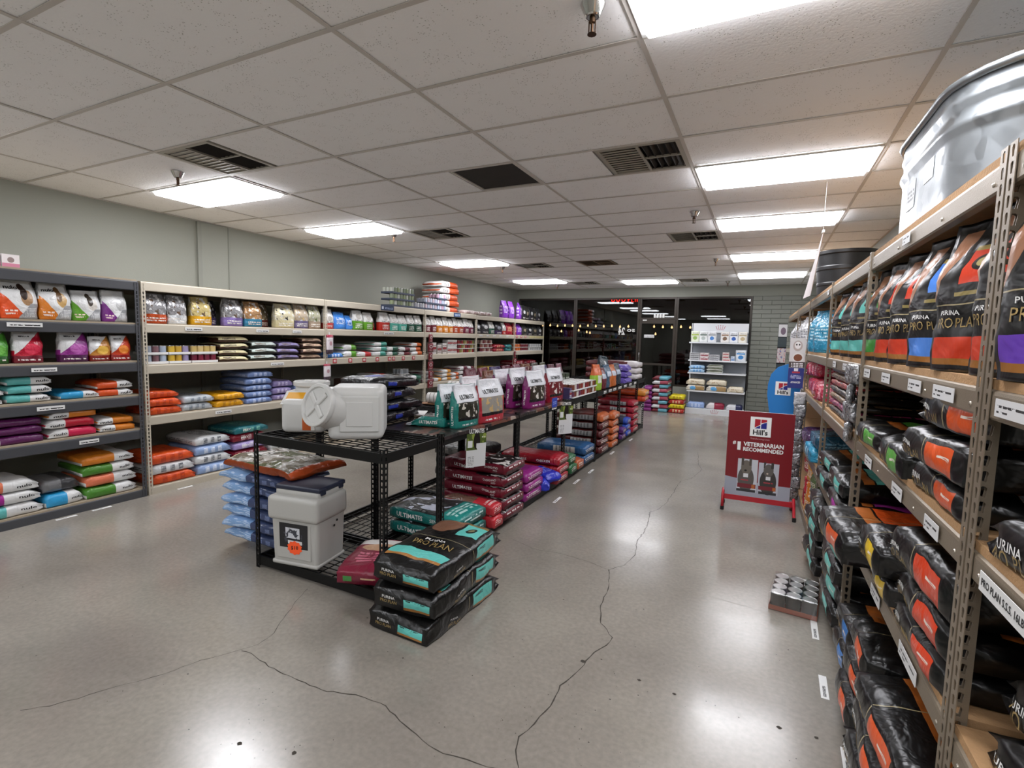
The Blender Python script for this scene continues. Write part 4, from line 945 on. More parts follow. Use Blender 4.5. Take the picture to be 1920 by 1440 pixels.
lstack(7.83, 8.08, z, [('x_amb', 'amber flat bag by the maroon')], .075, bw(3, 'third'), flip=True)
lstack(8.09, 8.40, z, [('x_amb', 'amber flat bag')]*3, .075, bw(3, 'third'), flip=True)
lstack(8.41, 8.68, z, [('x_orr', 'rust flat bag')]*2, .075, bw(3, 'third'), flip=True)
lstack(8.69, 8.98, z, [('x_win', 'wine flat bag')]*3, .085, bw(3, 'third'), flip=True)
lstack(8.99, 9.24, z, [('x_win', 'wine short bag')]*3, .085, bw(3, 'third'), flip=True)
# fourth bay
z = 1.715+.005
for k, (y0, y1, hh, m, ds) in enumerate(((9.31, 9.54, .26, 'k_blk', 'first black pouch'), (9.55, 9.9, .28, 'k_blk', 'second black pouch'), (9.91, 10.16, .27, 'w_dgr', 'white headed dark pouch'), (10.17, 10.53, .28, 'k_vio', 'black violet pouch'), (10.54, 10.72, .28, 'w_wht', 'white pouch'), (10.73, 11.05, .28, 'k_red', 'scarlet bag'))):
    lst(y0, y1, z, hh, m, ds, bw(4, 'top'), d=.14)
z = 1.325+.005
can_tray('block of maroon cans, fourth beige bay, second row', (FX-.02, 9.80, z), PI/2, 7, 2, 3, ['#6d2430', '#8d5a50', '#b39a90'], .034, .083, .012)
lstack(10.14, 10.65, z, [('k_red', 'glossy scarlet soft bag')]*2, .09, bw(4, 'second'))
lstack(10.70, 11.04, z, [('p_prey', 'dark teal soft bag')]*2, .09, bw(4, 'second'))
z = .80+.005
lstack(9.32, 9.64, z, [('x_win', 'wine flat bag')]*2, .085, bw(4, 'third'))
lstack(9.66, 10.3, z, [('gold', 'crinkled gold bag')]*2, .11, bw(4, 'third'))
# fifth bay
z = 1.715+.005
for k, (y0, y1, m, ds) in enumerate(((11.12, 11.28, 'k_red', 'narrow scarlet bag'), (11.30, 11.58, 'k_pur', 'glossy violet bag'), (11.60, 11.9, 'k_gry', 'first charcoal pouch'), (11.91, 12.22, 'k_blk', 'black pouch'), (12.23, 12.55, 'k_gry', 'second charcoal pouch'), (12.56, 12.86, 'k_blk', 'black pouch at the end'))):
    lst(y0, y1, z, .27, m, ds, bw(5, 'top'), d=.13)
z = 1.325+.005
can_tray('row of orange cans, fifth beige bay, second row', (FX-.02, 11.35, z), PI/2, 5, 2, 2, ['#c46a2c', '#a8522a'], .034, .083, .012)
can_tray('row of maroon cans, fifth beige bay, second row', (FX-.02, 11.78, z), PI/2, 6, 2, 2, ['#6d2430', '#5f2026'], .034, .083, .012)
can_tray('row of grey white cans, fifth beige bay, second row', (FX-.02, 12.45, z), PI/2, 11, 2, 2, ['#b9b9b6', '#8f9092'], .034, .083, .012)
lstack(11.2, 11.8, .805, [('p_brg', 'burgundy flat bag')]*3, .1, bw(5, 'third')); lstack(12.0, 12.6, .805, [('p_brg', 'burgundy wide bag')]*3, .1, bw(5, 'third'))

# goods on top of the beige racks
z = 2.116
M_TRAYB = mat('tray_dark', '#3c4456', .6)
for k, (y, cols, n, nz, lb, tr) in enumerate(((6.89, ['#8f9a76', '#b7bbb0', '#7f8a72'], 8, 3, 'three tier block of green grey cans', M_TRAYB), (7.345, ['#9a9aa2', '#c3c3c8'], 4, 1, 'low tray of grey cans beside the green block', M_TRAYB), (7.69, ['#c9b6c0', '#b9bfd2'], 5, 2, 'two tier tray of pink grey cans', M_TRAYB), (8.03, ['#b8c4dc', '#d3cfe0', '#c9a3b8'], 4, 3, 'three tier tray of pale blue pink cans', M_TRAYB))):
    can_tray(lb+' on top of the beige racks', (XL-.03, y, z), PI/2, n, 3, nz, cols, .036, .1, .03, 'cans on top of the racks', tr)
OW = two('orange_white_sack', '#c14a1c', '#d9d6d4', .55, '#55504c')
zz = z
for k in range(5):
    o = bag('%s orange and white sack in the pile on top of the beige racks' % LV[5][k].strip(), OW, .46, .13, .62, 'pinch', (XL-.42+.01*(k % 2), 8.53, zz), PI+.05*(-1)**k, True, group='orange sacks on top of the racks'); zz += top(o)
PK = plain('shrink_pack', '#c3b4b0', '#7a3d3c', .25, .8)
for k in range(4): bag('%s flat shrink-wrapped pack on top of the beige racks' % LW[k], PK, .22, .085, .27, 'block', (XL-.16, 9.02+.285*k, z), .05*k, True, group='flat packs on top of the racks', name='shrink_pack', cat='pack', detail=0)
for k, (y, m, ds) in enumerate(((10.78, 'k_pur', 'first tall violet bag'), (11.12, 'k_pur', 'second tall violet bag'), (11.60, 'k_pur', 'third tall violet bag'))):
    bag(ds+' on top of the beige racks', S[m], .27, .14, .40, 'stand', (XL-.16, y, z), PI/2+(.3 if k == 2 else 0), group='violet bags on top of the racks')
for k in range(5): bag('%s dark pouch at the far end on top of the beige racks' % LW[k], S['k_gry' if k % 2 else 'k_blk'], .22, .12, .36-.01*k, 'stand', (XL-.16-.02*(k % 2), 11.83+.235*k, z), PI/2, group='dark pouches on top of the racks')
# shelf edge tickets
M_TICK = PM('shelf_ticket', '#e2e2e0', .5, 0).fine(.06, .94, .25, .75, '#222222', 1, 16).done()
M_RTICK = PM('red_ticket', '#b3222c', .5, 0).rect(.2, .8, .22, .78, '#efe3e0').fine(.25, .75, .3, .7, '#9a3a3c', 2, 10).done()
def tick(y0, y1, z, label, m=None, h=.034, group='white shelf tickets'): card('shelf_ticket', label, 'label', XL+.0005, XL+.003, y0, y1, z-h/2, z+h/2, m or M_TICK, group, '+x')
for y0, y1, zc, lb in ((1.875, 2.10, 1.665, 'top'), (2.01, 2.18, 1.293, 'second'), (2.03, 2.22, .965, 'third'), (2.31, 2.46, .632, 'fourth')): tick(y0, y1, zc, 'white ticket on the charcoal rack edge below the %s row' % lb)
for y0, y1, zc, lb in ((3.27, 3.45, 1.665, 'silver foil bags'), (4.10, 4.27, 1.665, 'tan foil bag'), (4.62, 4.76, 1.665, 'cream bags'), (4.29, 4.48, 1.262, 'mint flat bags'), (3.57, 3.76, .748, 'yellow bags')): tick(y0, y1, zc, 'white ticket on the beige rack edge below the '+lb)
tick(6.36, 6.60, 1.675, 'white plastic ticket on the second beige bay, top row edge')
for k, y in enumerate((5.33, 5.63, 5.92, 6.21, 6.50, 6.60, 6.85, 7.13)): tick(y-.035, y+.035, 1.268, '%s red sale ticket on the second beige bay, second row edge' % (LW+['sixth', 'seventh', 'eighth'])[k], M_RTICK, .062, 'red sale tickets')
for k, y in enumerate((6.30, 6.62, 7.65, 8.38, 8.66, 8.95)): tick(y-.035, y+.035, .755, '%s red sale ticket along the lower beige rack edge' % (LW+['sixth'])[k], M_RTICK, .062, 'red sale tickets')
for k, y in enumerate((9.45, 9.75, 10.05, 10.35, 10.7)): tick(y-.06, y+.06, 1.68, '%s small white ticket on the fourth beige bay, top row edge' % LW[k])
for k in range(6): tick(11.95+.16*k, 12.07+.16*k, 1.68, '%s yellow ticket on the fifth beige bay edge' % (LW+['sixth'])[k], mat('yellow_ticket', '#cfc48a', .5), .05, 'yellow shelf tickets')
for k, y in enumerate((11.2, 11.45, 11.7)): tick(y-.05, y+.05, 1.68, '%s spotted ticket on the fifth beige bay edge' % LW[k], M_RTICK, .05)
M_NAVY = PM('navy_sign', '#1d2f52', .45, 0).rect(.06, .2, .25, .75, '#cdd3de').fine(.28, .92, .3, .7, '#9fb0d0', 2, 16).done()
card('rack_sign', 'navy blue category sign on the second beige bay top edge', 'sign', XL+.001, XL+.006, 6.29, 6.60, 2.035, 2.115, M_NAVY, 'navy rack signs', '+x')
card('rack_sign', 'navy blue category sign on the third beige bay top edge', 'sign', XL+.001, XL+.006, 8.38, 8.62, 2.03, 2.105, PM('navy_sign_b', '#20406e', .45, 0).fine(.1, .9, .2, .8, '#c6d6ec', 2, 12).done(), 'navy rack signs', '+x')
# clip strips
def clip_strip(label, y, z0, z1, n, m, wd, x=XL+.012, hd=None, d=.02):
    o = empty('clip_strip', (x, y, z1)); tag(o, label, 'clip strip', 'hanging clip strips')
    MB().box(-.001, .001, -.012, .012, z0-z1, .03).obj('strip', mat('clear_strip', '#cfcfcf', .3), o)
    hh = (z1-z0)/n
    for k in range(n):
        b = Bag(wd, d, hh*.94, 'pillow', 40+k, .003, 6, 2, 6); q = link('pouch', b.mesh(m, 'pouch'), o, (.008, 0, -hh*(k+1)+.01), (0, 0, PI/2+.15*(-1)**k))
    return o
TP = PM('pink_treat', '#dad3d6', .4, .3).band(.86, 1.1, '#8d1f36').band(.0, .22, '#4a3a46').ell(.5, .55, .22, .12, '#b58a92').done()
clip_strip('pink and white treat pouch clipped below the first beige row', 5.22, 1.36, 1.64, 1, TP, .13, d=.04)
clip_strip('pink and white treat pouch clipped at the third row', 5.17, 1.0, 1.24, 1, TP, .13, d=.04)
RT = PM('red_treat', '#6d1420', .35, .3).ell(.5, .6, .3, .18, '#d8cccc').ell(.5, .6, .2, .12, '#5a1418').fine(.1, .9, .1, .3, '#c9a9a9', 2, 12).done()
clip_strip('long strip of dark red treat pouches hanging on the third beige bay', 7.60, .70, 1.68, 6, RT, .13, d=.03)
clip_strip('short strip of dark red pouches hanging on the fifth beige bay', 11.08, 1.0, 1.33, 2, RT, .13, d=.03)

# ================================================================== goods on the black wire shelves
def ult(nm, col, pic='#2b2b22', pic2='#cfcac0'):
    return (PM(nm, col, .3, .4).rect(0, 1, .60, 1, '#dfe1e6').rect(1, 2, .80, 1, '#dfe1e6').rect(3, 4, .86, 1, '#cfd4dc').rect(.06, .94, .22, .60, pic).blot(.06, .94, .24, .58, pic2, 5, .55).rect(.06, .94, .17, .24, '#151515')
            .fine(.2, .8, .06, .13, '#e6e6e6', 1, 20).rect(2, 3, 0, 1, col).done())
S['u_teal'] = ult('ult_teal', '#1f7d74'); S['u_red'] = ult('ult_red', '#b02a38', '#9a958c', '#c7a873'); S['u_mag'] = ult('ult_magenta', '#7d1a66', '#332c22', '#d9d3cc'); S['u_crm'] = ult('ult_crimson', '#8d1528', '#6d1c26', '#e0dcd8')
CT = .955
def ustand(x, y, m, desc, where, w_=.28, d=.10, h=.33, rz=0.0, txt=True, vert=True):
    tx = []
    if txt: tx.append(('ULTIMATES', M_INKB, w_*.62, .034, 0, .46, .72, 0, .03))
    if vert: tx.append(('ULTIMATES', M_INK, .15, .03, 3, .5, .30, PI/2, .02))
    return bag('%s %s' % (desc, where), S[m], w_, d, h, 'stand', (x-d/2, y+w_/2, CT), PI/2+rz, texts=tx, group='pouches on the wire shelves', detail=1)
TW = 'on the black wire shelves'
ustand(-2.02, 3.245, 'u_teal', 'teal and white kibble pouch with black lettering, front', TW, rz=-.12)
ustand(-2.15, 3.235, 'u_teal', 'teal and white kibble pouch with black lettering, behind', TW, rz=-.12)
ustand(-1.98, 3.53, 'u_red', 'red and white pouch with dog pictures', TW, w_=.34, h=.36, rz=-.12)
ustand(-2.17, 3.56, 'u_red', 'second red and white pouch behind the dog pouch', TW, w_=.32, h=.37, txt=False)
ustand(-2.02, 4.55, 'u_mag', 'magenta and white pouch, front of its row', TW, w_=.36, h=.38, rz=-.1)
ustand(-2.18, 4.50, 'u_mag', 'magenta and white pouch, second in its row', TW, w_=.32, h=.40, rz=-.1)
ustand(-2.34, 4.48, 'u_mag', 'magenta and white pouch, third in its row', TW, w_=.32, h=.38, rz=-.1, txt=False)
ustand(-2.04, 5.12, 'u_crm', 'crimson and white pouch by the blue tag', TW, w_=.36, h=.38, rz=-.1)
ustand(-2.20, 5.10, 'u_crm', 'second crimson and white pouch', TW, w_=.34, h=.40, txt=False)
bag('teal kibble bag lying beside the teal pouches', S['u_teal'], .22, .09, .32, 'stand', (-2.34, 3.30, CT), PI/2+.25, True, group='pouches on the wire shelves', texts=[('ULTIMATES', M_INK, .15, .03, 3, .5, .4, -PI/2, .02)])
CLR = ['#7a4a2c', '#3e3020', '#4f5230', '#6a2436', '#7d2a3a', '#3c2c62', '#5f1e34', '#8d5a6a']
for k, c in enumerate(CLR):
    S['b%d' % k] = PM('window_pouch_%d' % k, '#9c9b99', .3, .5).band(.72, 1.02, c).rect(.1, .9, .3, .7, '#c9c8c6').blot(0, 1, .1, .7, '#4b4744', 5, .55).band(0, .14, c).done()
nm8 = LW+['sixth', 'seventh', 'eighth']
for rw in range(2):
    for k in range(8):
        x = (-2.535, -2.82)[rw]; y = 4.62+.285*k+.1*rw
        bag('%s grey window pouch in the %s row behind the magenta pouches' % (nm8[k], ('nearer', 'farther')[rw]), S['b%d' % ((k+3*rw) % 8)], .245, .11, .36+.02*((k*3) % 3), 'stand', (x, y, CT), PI/2+.1*math.sin(k*2.1), group='window pouches on the wire shelves')
# cans with white lids
M_WCAN = mat('can_white', '#d6d4d0', .35)
for k, (y, c, nx) in enumerate(((5.85, ['#6a3a52', '#7d4a3a'], 4), (6.165, ['#7a2f34', '#8d3a30'], 4), (6.48, ['#8a5236', '#5f3a2c'], 4))):
    can_tray('two tier tray of small cans by the lime pouch, %s of three' % LW[k], (-1.99, y, CT), PI/2, nx, 5, 2, c+['#cfcac4'], .037, .08, .018, 'can trays on the wire shelves')
for k in range(5): carton('%s dark green carton standing behind the can trays' % LW[k], 5.80+.17*k, 5.93+.17*k, CT, .24, '#3f4a3a', -2.375, .07, '#c9cfc6', 'green cartons on the wire shelves')
cartn = carton('purple and white small carton before the can trays', 5.60, 5.67, CT, .13, '#47406a', -2.0, .1, '#e3e0ec')
for k, (y, m, ds, hh, w_) in enumerate(((6.73, PM('lime_pouch', '#9ac43a', .35).band(.6, 1.02, '#d2601e').rect(.2, .8, .3, .58, '#e4e4dc').done(), 'lime and orange pouch', .36, .24), (6.99, PM('maroon_pouch', '#6a2430', .35).rect(.2, .9, .5, .72, '#c9d2e0').done(), 'maroon pouch with pale label', .30, .22),
                                        (7.23, PM('slate_pouch', '#3c5a74', .35).rect(.55, 1, 0, .5, '#c8682a').rect(.2, .8, .5, .72, '#cbd6e6').done(), 'slate and orange pouch', .34, .25), (7.50, PM('slate_pouch_b', '#c4682c', .35).rect(.2, .8, .5, .72, '#d3dcea').done(), 'burnt orange pouch with pale label', .33, .25), (7.77, PM('ink_pouch', '#23303f', .35).rect(.2, .8, .5, .72, '#b9c6d8').done(), 'ink blue pouch', .34, .26))):
    bag(ds+' near the far end of the wire shelves', m, w_, .12, hh, 'stand', (-2.07, y+w_/2, CT), PI/2-.1, group='pouches on the wire shelves')
bag('tall dark slate pouch leaning above the wire shelf end', PM('slate_tall', '#22343f', .3).ell(.6, .75, .12, .08, '#dfe6ea').rect(.2, .8, .1, .4, '#8f9590').done(), .26, .12, .44, 'stand', (-2.35, 8.06, CT), PI/2-.3, ry=R(6), group='pouches on the wire shelves')
PUR = plain('violet_sack', '#6a55b4', '#b9aee4', .3, .6); MWS = PM('maroon_white_sack', '#5a1c20', .35, .5).rect(5, 6, -1, 2, '#ded9da').band(.82, 1.02, '#ded9da').rect(0, 1, .75, 1, '#ded9da').done()
zv = zm = CT
for k in range(3):
    o = bag('%s violet small sack by the wire shelf end' % LV[3][k].strip(), PUR, .42, .11, .30, 'pinch', (-2.13, 8.42, zv), -PI/2+.05*k, True, group='violet sacks on the wire shelves'); zv += top(o)
    o = bag('%s maroon and white sack on the far wire shelf' % LV[3][k].strip(), MWS, .46, .12, .95, 'block', (-2.5, 9.4, zm), -PI/2, True, group='maroon and white sacks'); zm += top(o)
# printed liner running along the edge and loose papers
M_LINER = PM('liner_print', '#2c2220', .3, .25).blot(0, 1, 0, 1, '#6a3f33', 2.5, .48).blot(0, 1, 0, 1, '#a08f84', 3.5, .6).blot(0, 1, 0, 1, '#15110f', 5, .55).done()
for k, (y0, y1) in enumerate(((2.96, 4.17), (4.19, 5.40))):
    n = 14; vs, fs = [], []
    xs = [-2.56, -2.40, -2.25, -2.10, -1.99, -1.974, -1.970]; zs = [.953, .955, .954, .956, .958, .952, .930]
    for i in range(n+1):
        y = y0+(y1-y0)*i/n
        for x, zz in zip(xs, zs): vs.append((x, y, zz+.002*math.sin(i*1.7+x*20)))
    m_ = len(xs)
    fs = [(i*m_+j, i*m_+j+1, (i+1)*m_+j+1, (i+1)*m_+j) for i in range(n) for j in range(m_-1)]
    me = bpy.data.meshes.new('shelf_liner'); me.from_pydata(vs, [], fs); me.materials.append(M_LINER); l = me.uv_layers.new(name='UVMap')
    for lp in me.loops: v = me.vertices[lp.vertex_index].co; l.data[lp.index].uv = ((v.x+2.56)/.6, (v.y-y0)/1.2)
    o = link('shelf_liner', me); md = o.modifiers.new('thick', 'SOLIDIFY'); md.thickness = .0012
    tag(o, 'dark printed plastic liner on the wire shelf under the %s pouches' % ('teal', 'magenta')[k], 'liner')
pp_ = MB().box(-.10, .10, -.14, .14, 0, .002).obj('paper_sheet', M_PAPERW, None, (-2.80, 3.72, .957), (0, 0, .5)); tag(pp_, 'white paper sheet lying on the wire shelf', 'paper')
# hanging flyers
M_FLY = (PM('flyer_print', '#d9dadb', .4, 0).rect(0, 1, .45, 1, '#4f5f2a').blot(0, 1, .45, 1, '#8a9a44', 4, .55).ell(.52, .68, .17, .22, '#1c1512').ell(.55, .84, .1, .09, '#1c1512').rect(.06, .30, .52, .70, '#dfe1e2').rect(0, 1, .88, 1, '#161514')
         .half(1, 1.1, 1.06, '#d9dadb', .5, 1, 0, .62).half(-1, 1.1, .02, '#d9dadb', 0, .0001, 0, .5).fine(.08, .4, .05, .3, '#9a9a9a', 6, 26).fine(.78, .95, .76, .82, '#e8e8e4', 1, 20).done())
def flyer(label, y, z1, wd, hh, lean):
    c = card('hanging_flyer', label, 'flyer', -.0008, .0008, 0, wd, -hh, 0, M_FLY, 'hanging flyers', '+x')
    c.location = (CX1+.03, y, z1-hh); c.rotation_euler = (0, lean, -.55)
    return c
f1 = flyer('dog food flyer hanging below the teal pouches', 3.36, .955, .17, .30, .05); letters(f1, 'ULTIMATES', M_INK, .13, .034, plane_place((.0016, 0, .283), (0, 1, 0), (0, 0, 1)), bold=.02)
f2 = flyer('dog food flyer hanging below the blue tag', 5.35, .955, .19, .36, .03); letters(f2, 'ULTIMATES', M_INK, .13, .034, plane_place((.0016, 0, .343), (0, 1, 0), (0, 0, 1)), bold=.02)
card('price_tag', 'blue hanging price tag beside the crimson pouch', 'tag', CX1+.008, CX1+.012, 4.98, 5.12, .93, 1.03, PM('blue_tag', '#2440a8', .4, 0).fine(.15, .85, .3, .7, '#8fa0e0', 2, 14).done(), None, '+x')
for k, (y, wd) in enumerate(((3.45, .14), (5.0, .13), (6.95, .13), (7.2, .16), (7.45, .16), (7.75, .18), (8.1, .16), (8.45, .16), (8.8, .16))):
    card('shelf_ticket', '%s white ticket along the black wire shelf edge' % (nm8+['ninth'])[k], 'label', CX1+.001, CX1+.004, y, y+wd, .905, .94, M_TICK, 'wire shelf tickets', '+x')
# dark pile, rolls in a carton
BB = PM('black_blue_sack', '#141519', .3, .5).rect(.35, .65, .25, .5, '#2a3fb0').rect(1.3, 1.7, .3, .48, '#2338a0').rect(3.2, 3.8, .3, .6, '#2c46c4').ell(.7, .75, .12, .08, '#8a7a4a').fine(0, 1, .7, .9, '#8f8f8f', 2, 30).done()
zb_ = CT
for k in range(4):
    o = bag('%s black and blue sack in the pile behind the grey bins' % LV[4][k].strip(), BB, .40, .095, .60-.03*k, 'pinch', (-2.88+.02*(k % 2), 3.36-.01*k, zb_), .16*(-1)**k, True, group='black and blue sacks'); zb_ += top(o)
cb = MB().box(-.13, .13, -.10, .10, 0, .004).box(-.13, .13, -.10, -.096, .004, .12).box(-.13, .13, .096, .10, .004, .12).box(-.13, -.126, -.096, .096, .004, .12).box(.126, .13, -.096, .096, .004, .12).obj('carton', S['cardb'], None, (-2.80, 4.42, CT), (0, 0, .2)); tag(cb, 'open cardboard carton of white tubs on the wire shelf', 'box')
tubm = MB().lathe([(0, 0), (.052, 0), (.056, .004), (.056, .028), (.058, .030), (.058, .036), (.050, .038), (0, .037)], 16).mesh('tub', M_WCAN)
for k in range(5):
    t = link('plastic_tub', tubm, None, (-3.10+.042*k, 4.34+.008*k, CT+.062), (0, PI/2, .2)); tag(t, '%s white round tub lying in a row beside the carton' % LW[k], 'tub', 'white tubs on the wire shelf')
for k in range(5):
    t = link('plastic_tub', tubm, None, (-2.90+.042*k, 4.42+.008*k, CT+.185), (0, PI/2, .2)); tag(t, '%s white round tub lying in the row on the carton' % LW[k], 'tub', 'white tubs on the wire shelf')
tb = MB().box(-.1, .1, -.06, .06, 0, .006).obj('cardboard_sheet', S['cardb'], None, (-3.08, 4.34, CT), (0, 0, .2)); tag(tb, 'cardboard sheet under the row of white tubs', 'cardboard')

# ---- lower wire shelf
CB = .09
def endp(nm, body, endc, gus=None, ink='#e5dfd8', rough=.3):
    """sack whose end cap faces the aisle"""
    p = PM(nm, body, rough, .5).rect(5, 6, -1, 2, endc).band(.86, 1.02, endc)
    if gus: p.rect(1.1, 1.9, .35, .8, gus).fine(1.15, 1.85, .4, .75, '#5d5d5d', 5, 40)
    p.fine(5.1, 5.9, .3, .8, ink, 2, 12)
    return p.done()
S['ov'] = PM('overland_sack', '#6d1226', .32, .45).fine(5.08, 5.92, .2, .55, '#efe9e6', 1, 9).rect(5, 6, .62, .95, '#471019').rect(0, 1, .55, 1, '#1b1414').blot(0, 1, .5, 1, '#d9d4d0', 6, .6).done()
S['tl'] = PM('teal_sack', '#1a726c', .28, .5).rect(0, 1, .0, .72, '#2a2c2c').blot(0, 1, 0, .7, '#c3c8d8', 3, .52).rect(0, 1, .74, 1.02, '#2a9088').fine(.1, .9, .78, .95, '#bfe3dd', 3, 10).fine(5.1, 5.9, .2, .8, '#cfe8e4', 2, 10).done()
S['rd'] = PM('coral_sack', '#c9323c', .26, .5).fine(5.1, 5.9, .2, .8, '#f0c9c9', 3, 10).fine(.1, .9, .8, .96, '#f0c9c9', 2, 9).rect(0, 1, 0, .6, '#7a5a4a').done()
S['mg'] = endp('magenta_sack', '#7d1a6a', '#9a2a84'); S['ck'] = endp('chicken_sack', '#8a1220', '#a81c2c'); S['gn'] = endp('pine_sack', '#1f5a34', '#2a6a3e'); S['oe'] = endp('terracotta_sack', '#8d4326', '#b85a30', '#a7a7a5'); S['bl'] = endp('ocean_sack', '#1c4a74', '#24588a', '#b3b3ae'); S['br'] = endp('chestnut_sack', '#4a1614', '#571a1c', '#a9a9a7'); S['be'] = endp('copper_sack', '#5a1812', '#c4622e', '#a9a9a7'); S['re'] = endp('ruby_sack', '#7d1422', '#a51f34', '#a3a3a3'); S['vi'] = endp('plum_small_sack', '#4f246a', '#5d2c7a'); S['bu'] = endp('cobalt_sack', '#3a3f52', '#2f52b8'); S['dk'] = plain('graphite_sack', '#3a3936', '#6f6c66', .35, .7); S['og'] = endp('ember_sack', '#7d1a12', '#c4421c'); S['yo'] = endp('amber_end_sack', '#b8441a', '#d88a2c')
def cstack(yc, wd, items, where, th=.105, ln=.62, xe=-1.93, z0=CB, texts=None, kind='block', jit=.012, rz=0.0):
    n = len(items); rr = random.Random(int(yc*100)); zz = z0
    for i, (m, ds) in enumerate(items):
        tt = th*rr.uniform(.94, 1.06)
        o = bag('%s%s %s' % (LV[n][i], ds, where), S[m], wd-.02, tt, ln, kind, (xe-ln/2+rr.uniform(-jit, jit), yc+rr.uniform(-jit, jit), zz), -PI/2+rz+rr.uniform(-.03, .03), True, group='sacks on the lower wire shelves', texts=texts or ())
        zz += top(o)
cstack(3.34, .42, [('tl', 'teal sack with white lettering')]*2, 'on the low wire shelf', .115, .66, -1.95, texts=[('ULTIMATES', M_INK, .25, .045, 1, .5, .32, PI/2, .02), ('SENSITIVE', M_INK, .17, .03, 1, .5, .74, PI/2, .0)])
cstack(3.655, .17, [('rd', 'coral red sack')]*2, 'squeezed beside the teal sacks', .11, .5, -1.90)
cstack(3.965, .40, [('ov', 'dark red sack with white lettering')]*5, 'in the tall wire shelf pile', .108, .64, -1.90, texts=[('ULTIMATES', M_INK, .20, .036, 1, .5, .36, PI/2, .02), ('OVERLAND', M_INK, .13, .022, 1, .38, .78, PI/2, .0), ('RED', M_INK, .04, .018, 1, .68, .84, PI/2, .0)])
cstack(4.52, .40, [('mg', 'magenta sack')]*3, 'on the low wire shelf', .105, .55, -1.95)
bag('glossy blue small bag slumped on the low wire shelf', plain('cobalt_gloss', '#2a38c0', '#8f9af0', .25, .6), .22, .12, .3, 'pinch', (-2.07, 4.83, CB), -PI/2+.3, True, group='sacks on the lower wire shelves')
bag('second glossy blue bag lying at the wire shelf edge', MATS['cobalt_gloss'], .22, .10, .28, 'pinch', (-2.03, 4.99, CB+.08), -PI/2-.4, True, rx=R(-10), group='sacks on the lower wire shelves')
cstack(5.20, .36, [('ck', 'crimson chicken sack')]*3, 'on the low wire shelf', .11, .68, -1.90, texts=[('CHICKEN', M_INK, .16, .034, 1, .5, .74, PI/2, .02), ('ULTIMATES', M_INK, .2, .03, 1, .5, .3, PI/2, .0)])
cstack(4.98, .5, [('dk', 'graphite grey sack')]*3, 'in the pile behind the crimson sacks', .13, .6, -2.68)
cstack(5.62, .24, [('gn', 'pine green sack')]*2, 'on the low wire shelf', .12, .6, -1.93)
cstack(5.88, .22, [('oe', 'terracotta sack beside the green')], 'on the low wire shelf', .13, .6, -1.93)
cstack(6.25, .42, [('bl', 'ocean blue sack')]*2, 'on the low wire shelf', .125, .65, -1.93)
cstack(6.92, .40, [('br', 'chestnut sack')]*4+[('be', 'copper ended sack')], 'in the low wire shelf pile', .118, .66, -1.93)
cstack(7.40, .36, [('be', 'copper end sack')]*5, 'beside the chestnut pile', .112, .60, -1.90)
cstack(8.03, .26, [('vi', 'small plum sack')]*2, 'on the low wire shelf', .10, .5, -1.93)
cstack(8.38, .30, [('bu', 'cobalt ended sack')]*3, 'on the low wire shelf', .105, .5, -1.93)
cstack(8.82, .40, [('re', 'ruby red sack')]*5, 'on the low wire shelf', .115, .62, -1.93)
cstack(9.41, .45, [('og', 'ember red sack')]*1+[('yo', 'amber ended sack')], 'on the middle far wire shelf', .115, .9, -1.88, z0=.565)
# flattened bags at the near lower shelf (beside the grey bin)
bag('burgundy bag lying beside the grey storage bin', PM('burgundy_kitchen', '#7d1a34', .35, .4).rect(0, 1, .70, .86, '#dcd8d4').rect(0, 1, .86, 1.02, '#c02850').ell(.5, .62, .4, .1, '#c49a78').fine(.15, .85, .2, .5, '#c86a80', 4, 12).rect(4, 6, -1, 2, '#7d1a34').rect(4.1, 4.25, .3, .8, '#4a9a4a').fine(4.4, 4.9, .4, .7, '#e8c9a0', 1, 12).done(),
    .40, .11, .55, 'pinch', (-2.24, 2.62, CB), .35, True, group='sacks on the lower wire shelves', detail=2)

# ---- stack of black sacks with turquoise labels standing on the floor
TQ = '#63c2b8'; TAN = '#a8743c'; BK = '#0b0b0b'
PPF = (PM('black_sack_turquoise', BK, .33, .45, 11).rect(.06, .94, .13, .24, TQ).rect(.06, .94, .095, .13, TAN).ell(.30, .78, .24, .17, '#7d5844').ell(.42, .88, .16, .06, '#8f6850').rect(.58, .93, .62, .84, TQ).rect(.58, .93, .84, .88, '#8d7040').ell(.75, .73, .085, .06, '#1b2320').ell(.75, .73, .05, .035, '#7d7a55')
       .rect(.30, .62, .955, .975, '#d9d9d9').rect(.0, 1, .475, .482, '#8d8467')
       .rect(1.12, 1.72, .56, .84, TQ).rect(1.72, 1.86, .56, .84, TAN).fine(1.22, 1.34, .58, .8, '#1f3a38', 1, 30).rect(1.1, 1.9, .50, .508, '#8d8467').rect(1.30, 1.5, .93, .955, '#dadada')
       .rect(4.50, 4.92, .34, .74, TQ).rect(4.50, 4.92, .74, .86, TAN).fine(4.53, 4.85, .36, .48, '#1f3a38', 1, 26).rect(3.12, 3.72, .56, .84, TQ).done())
zp = .001
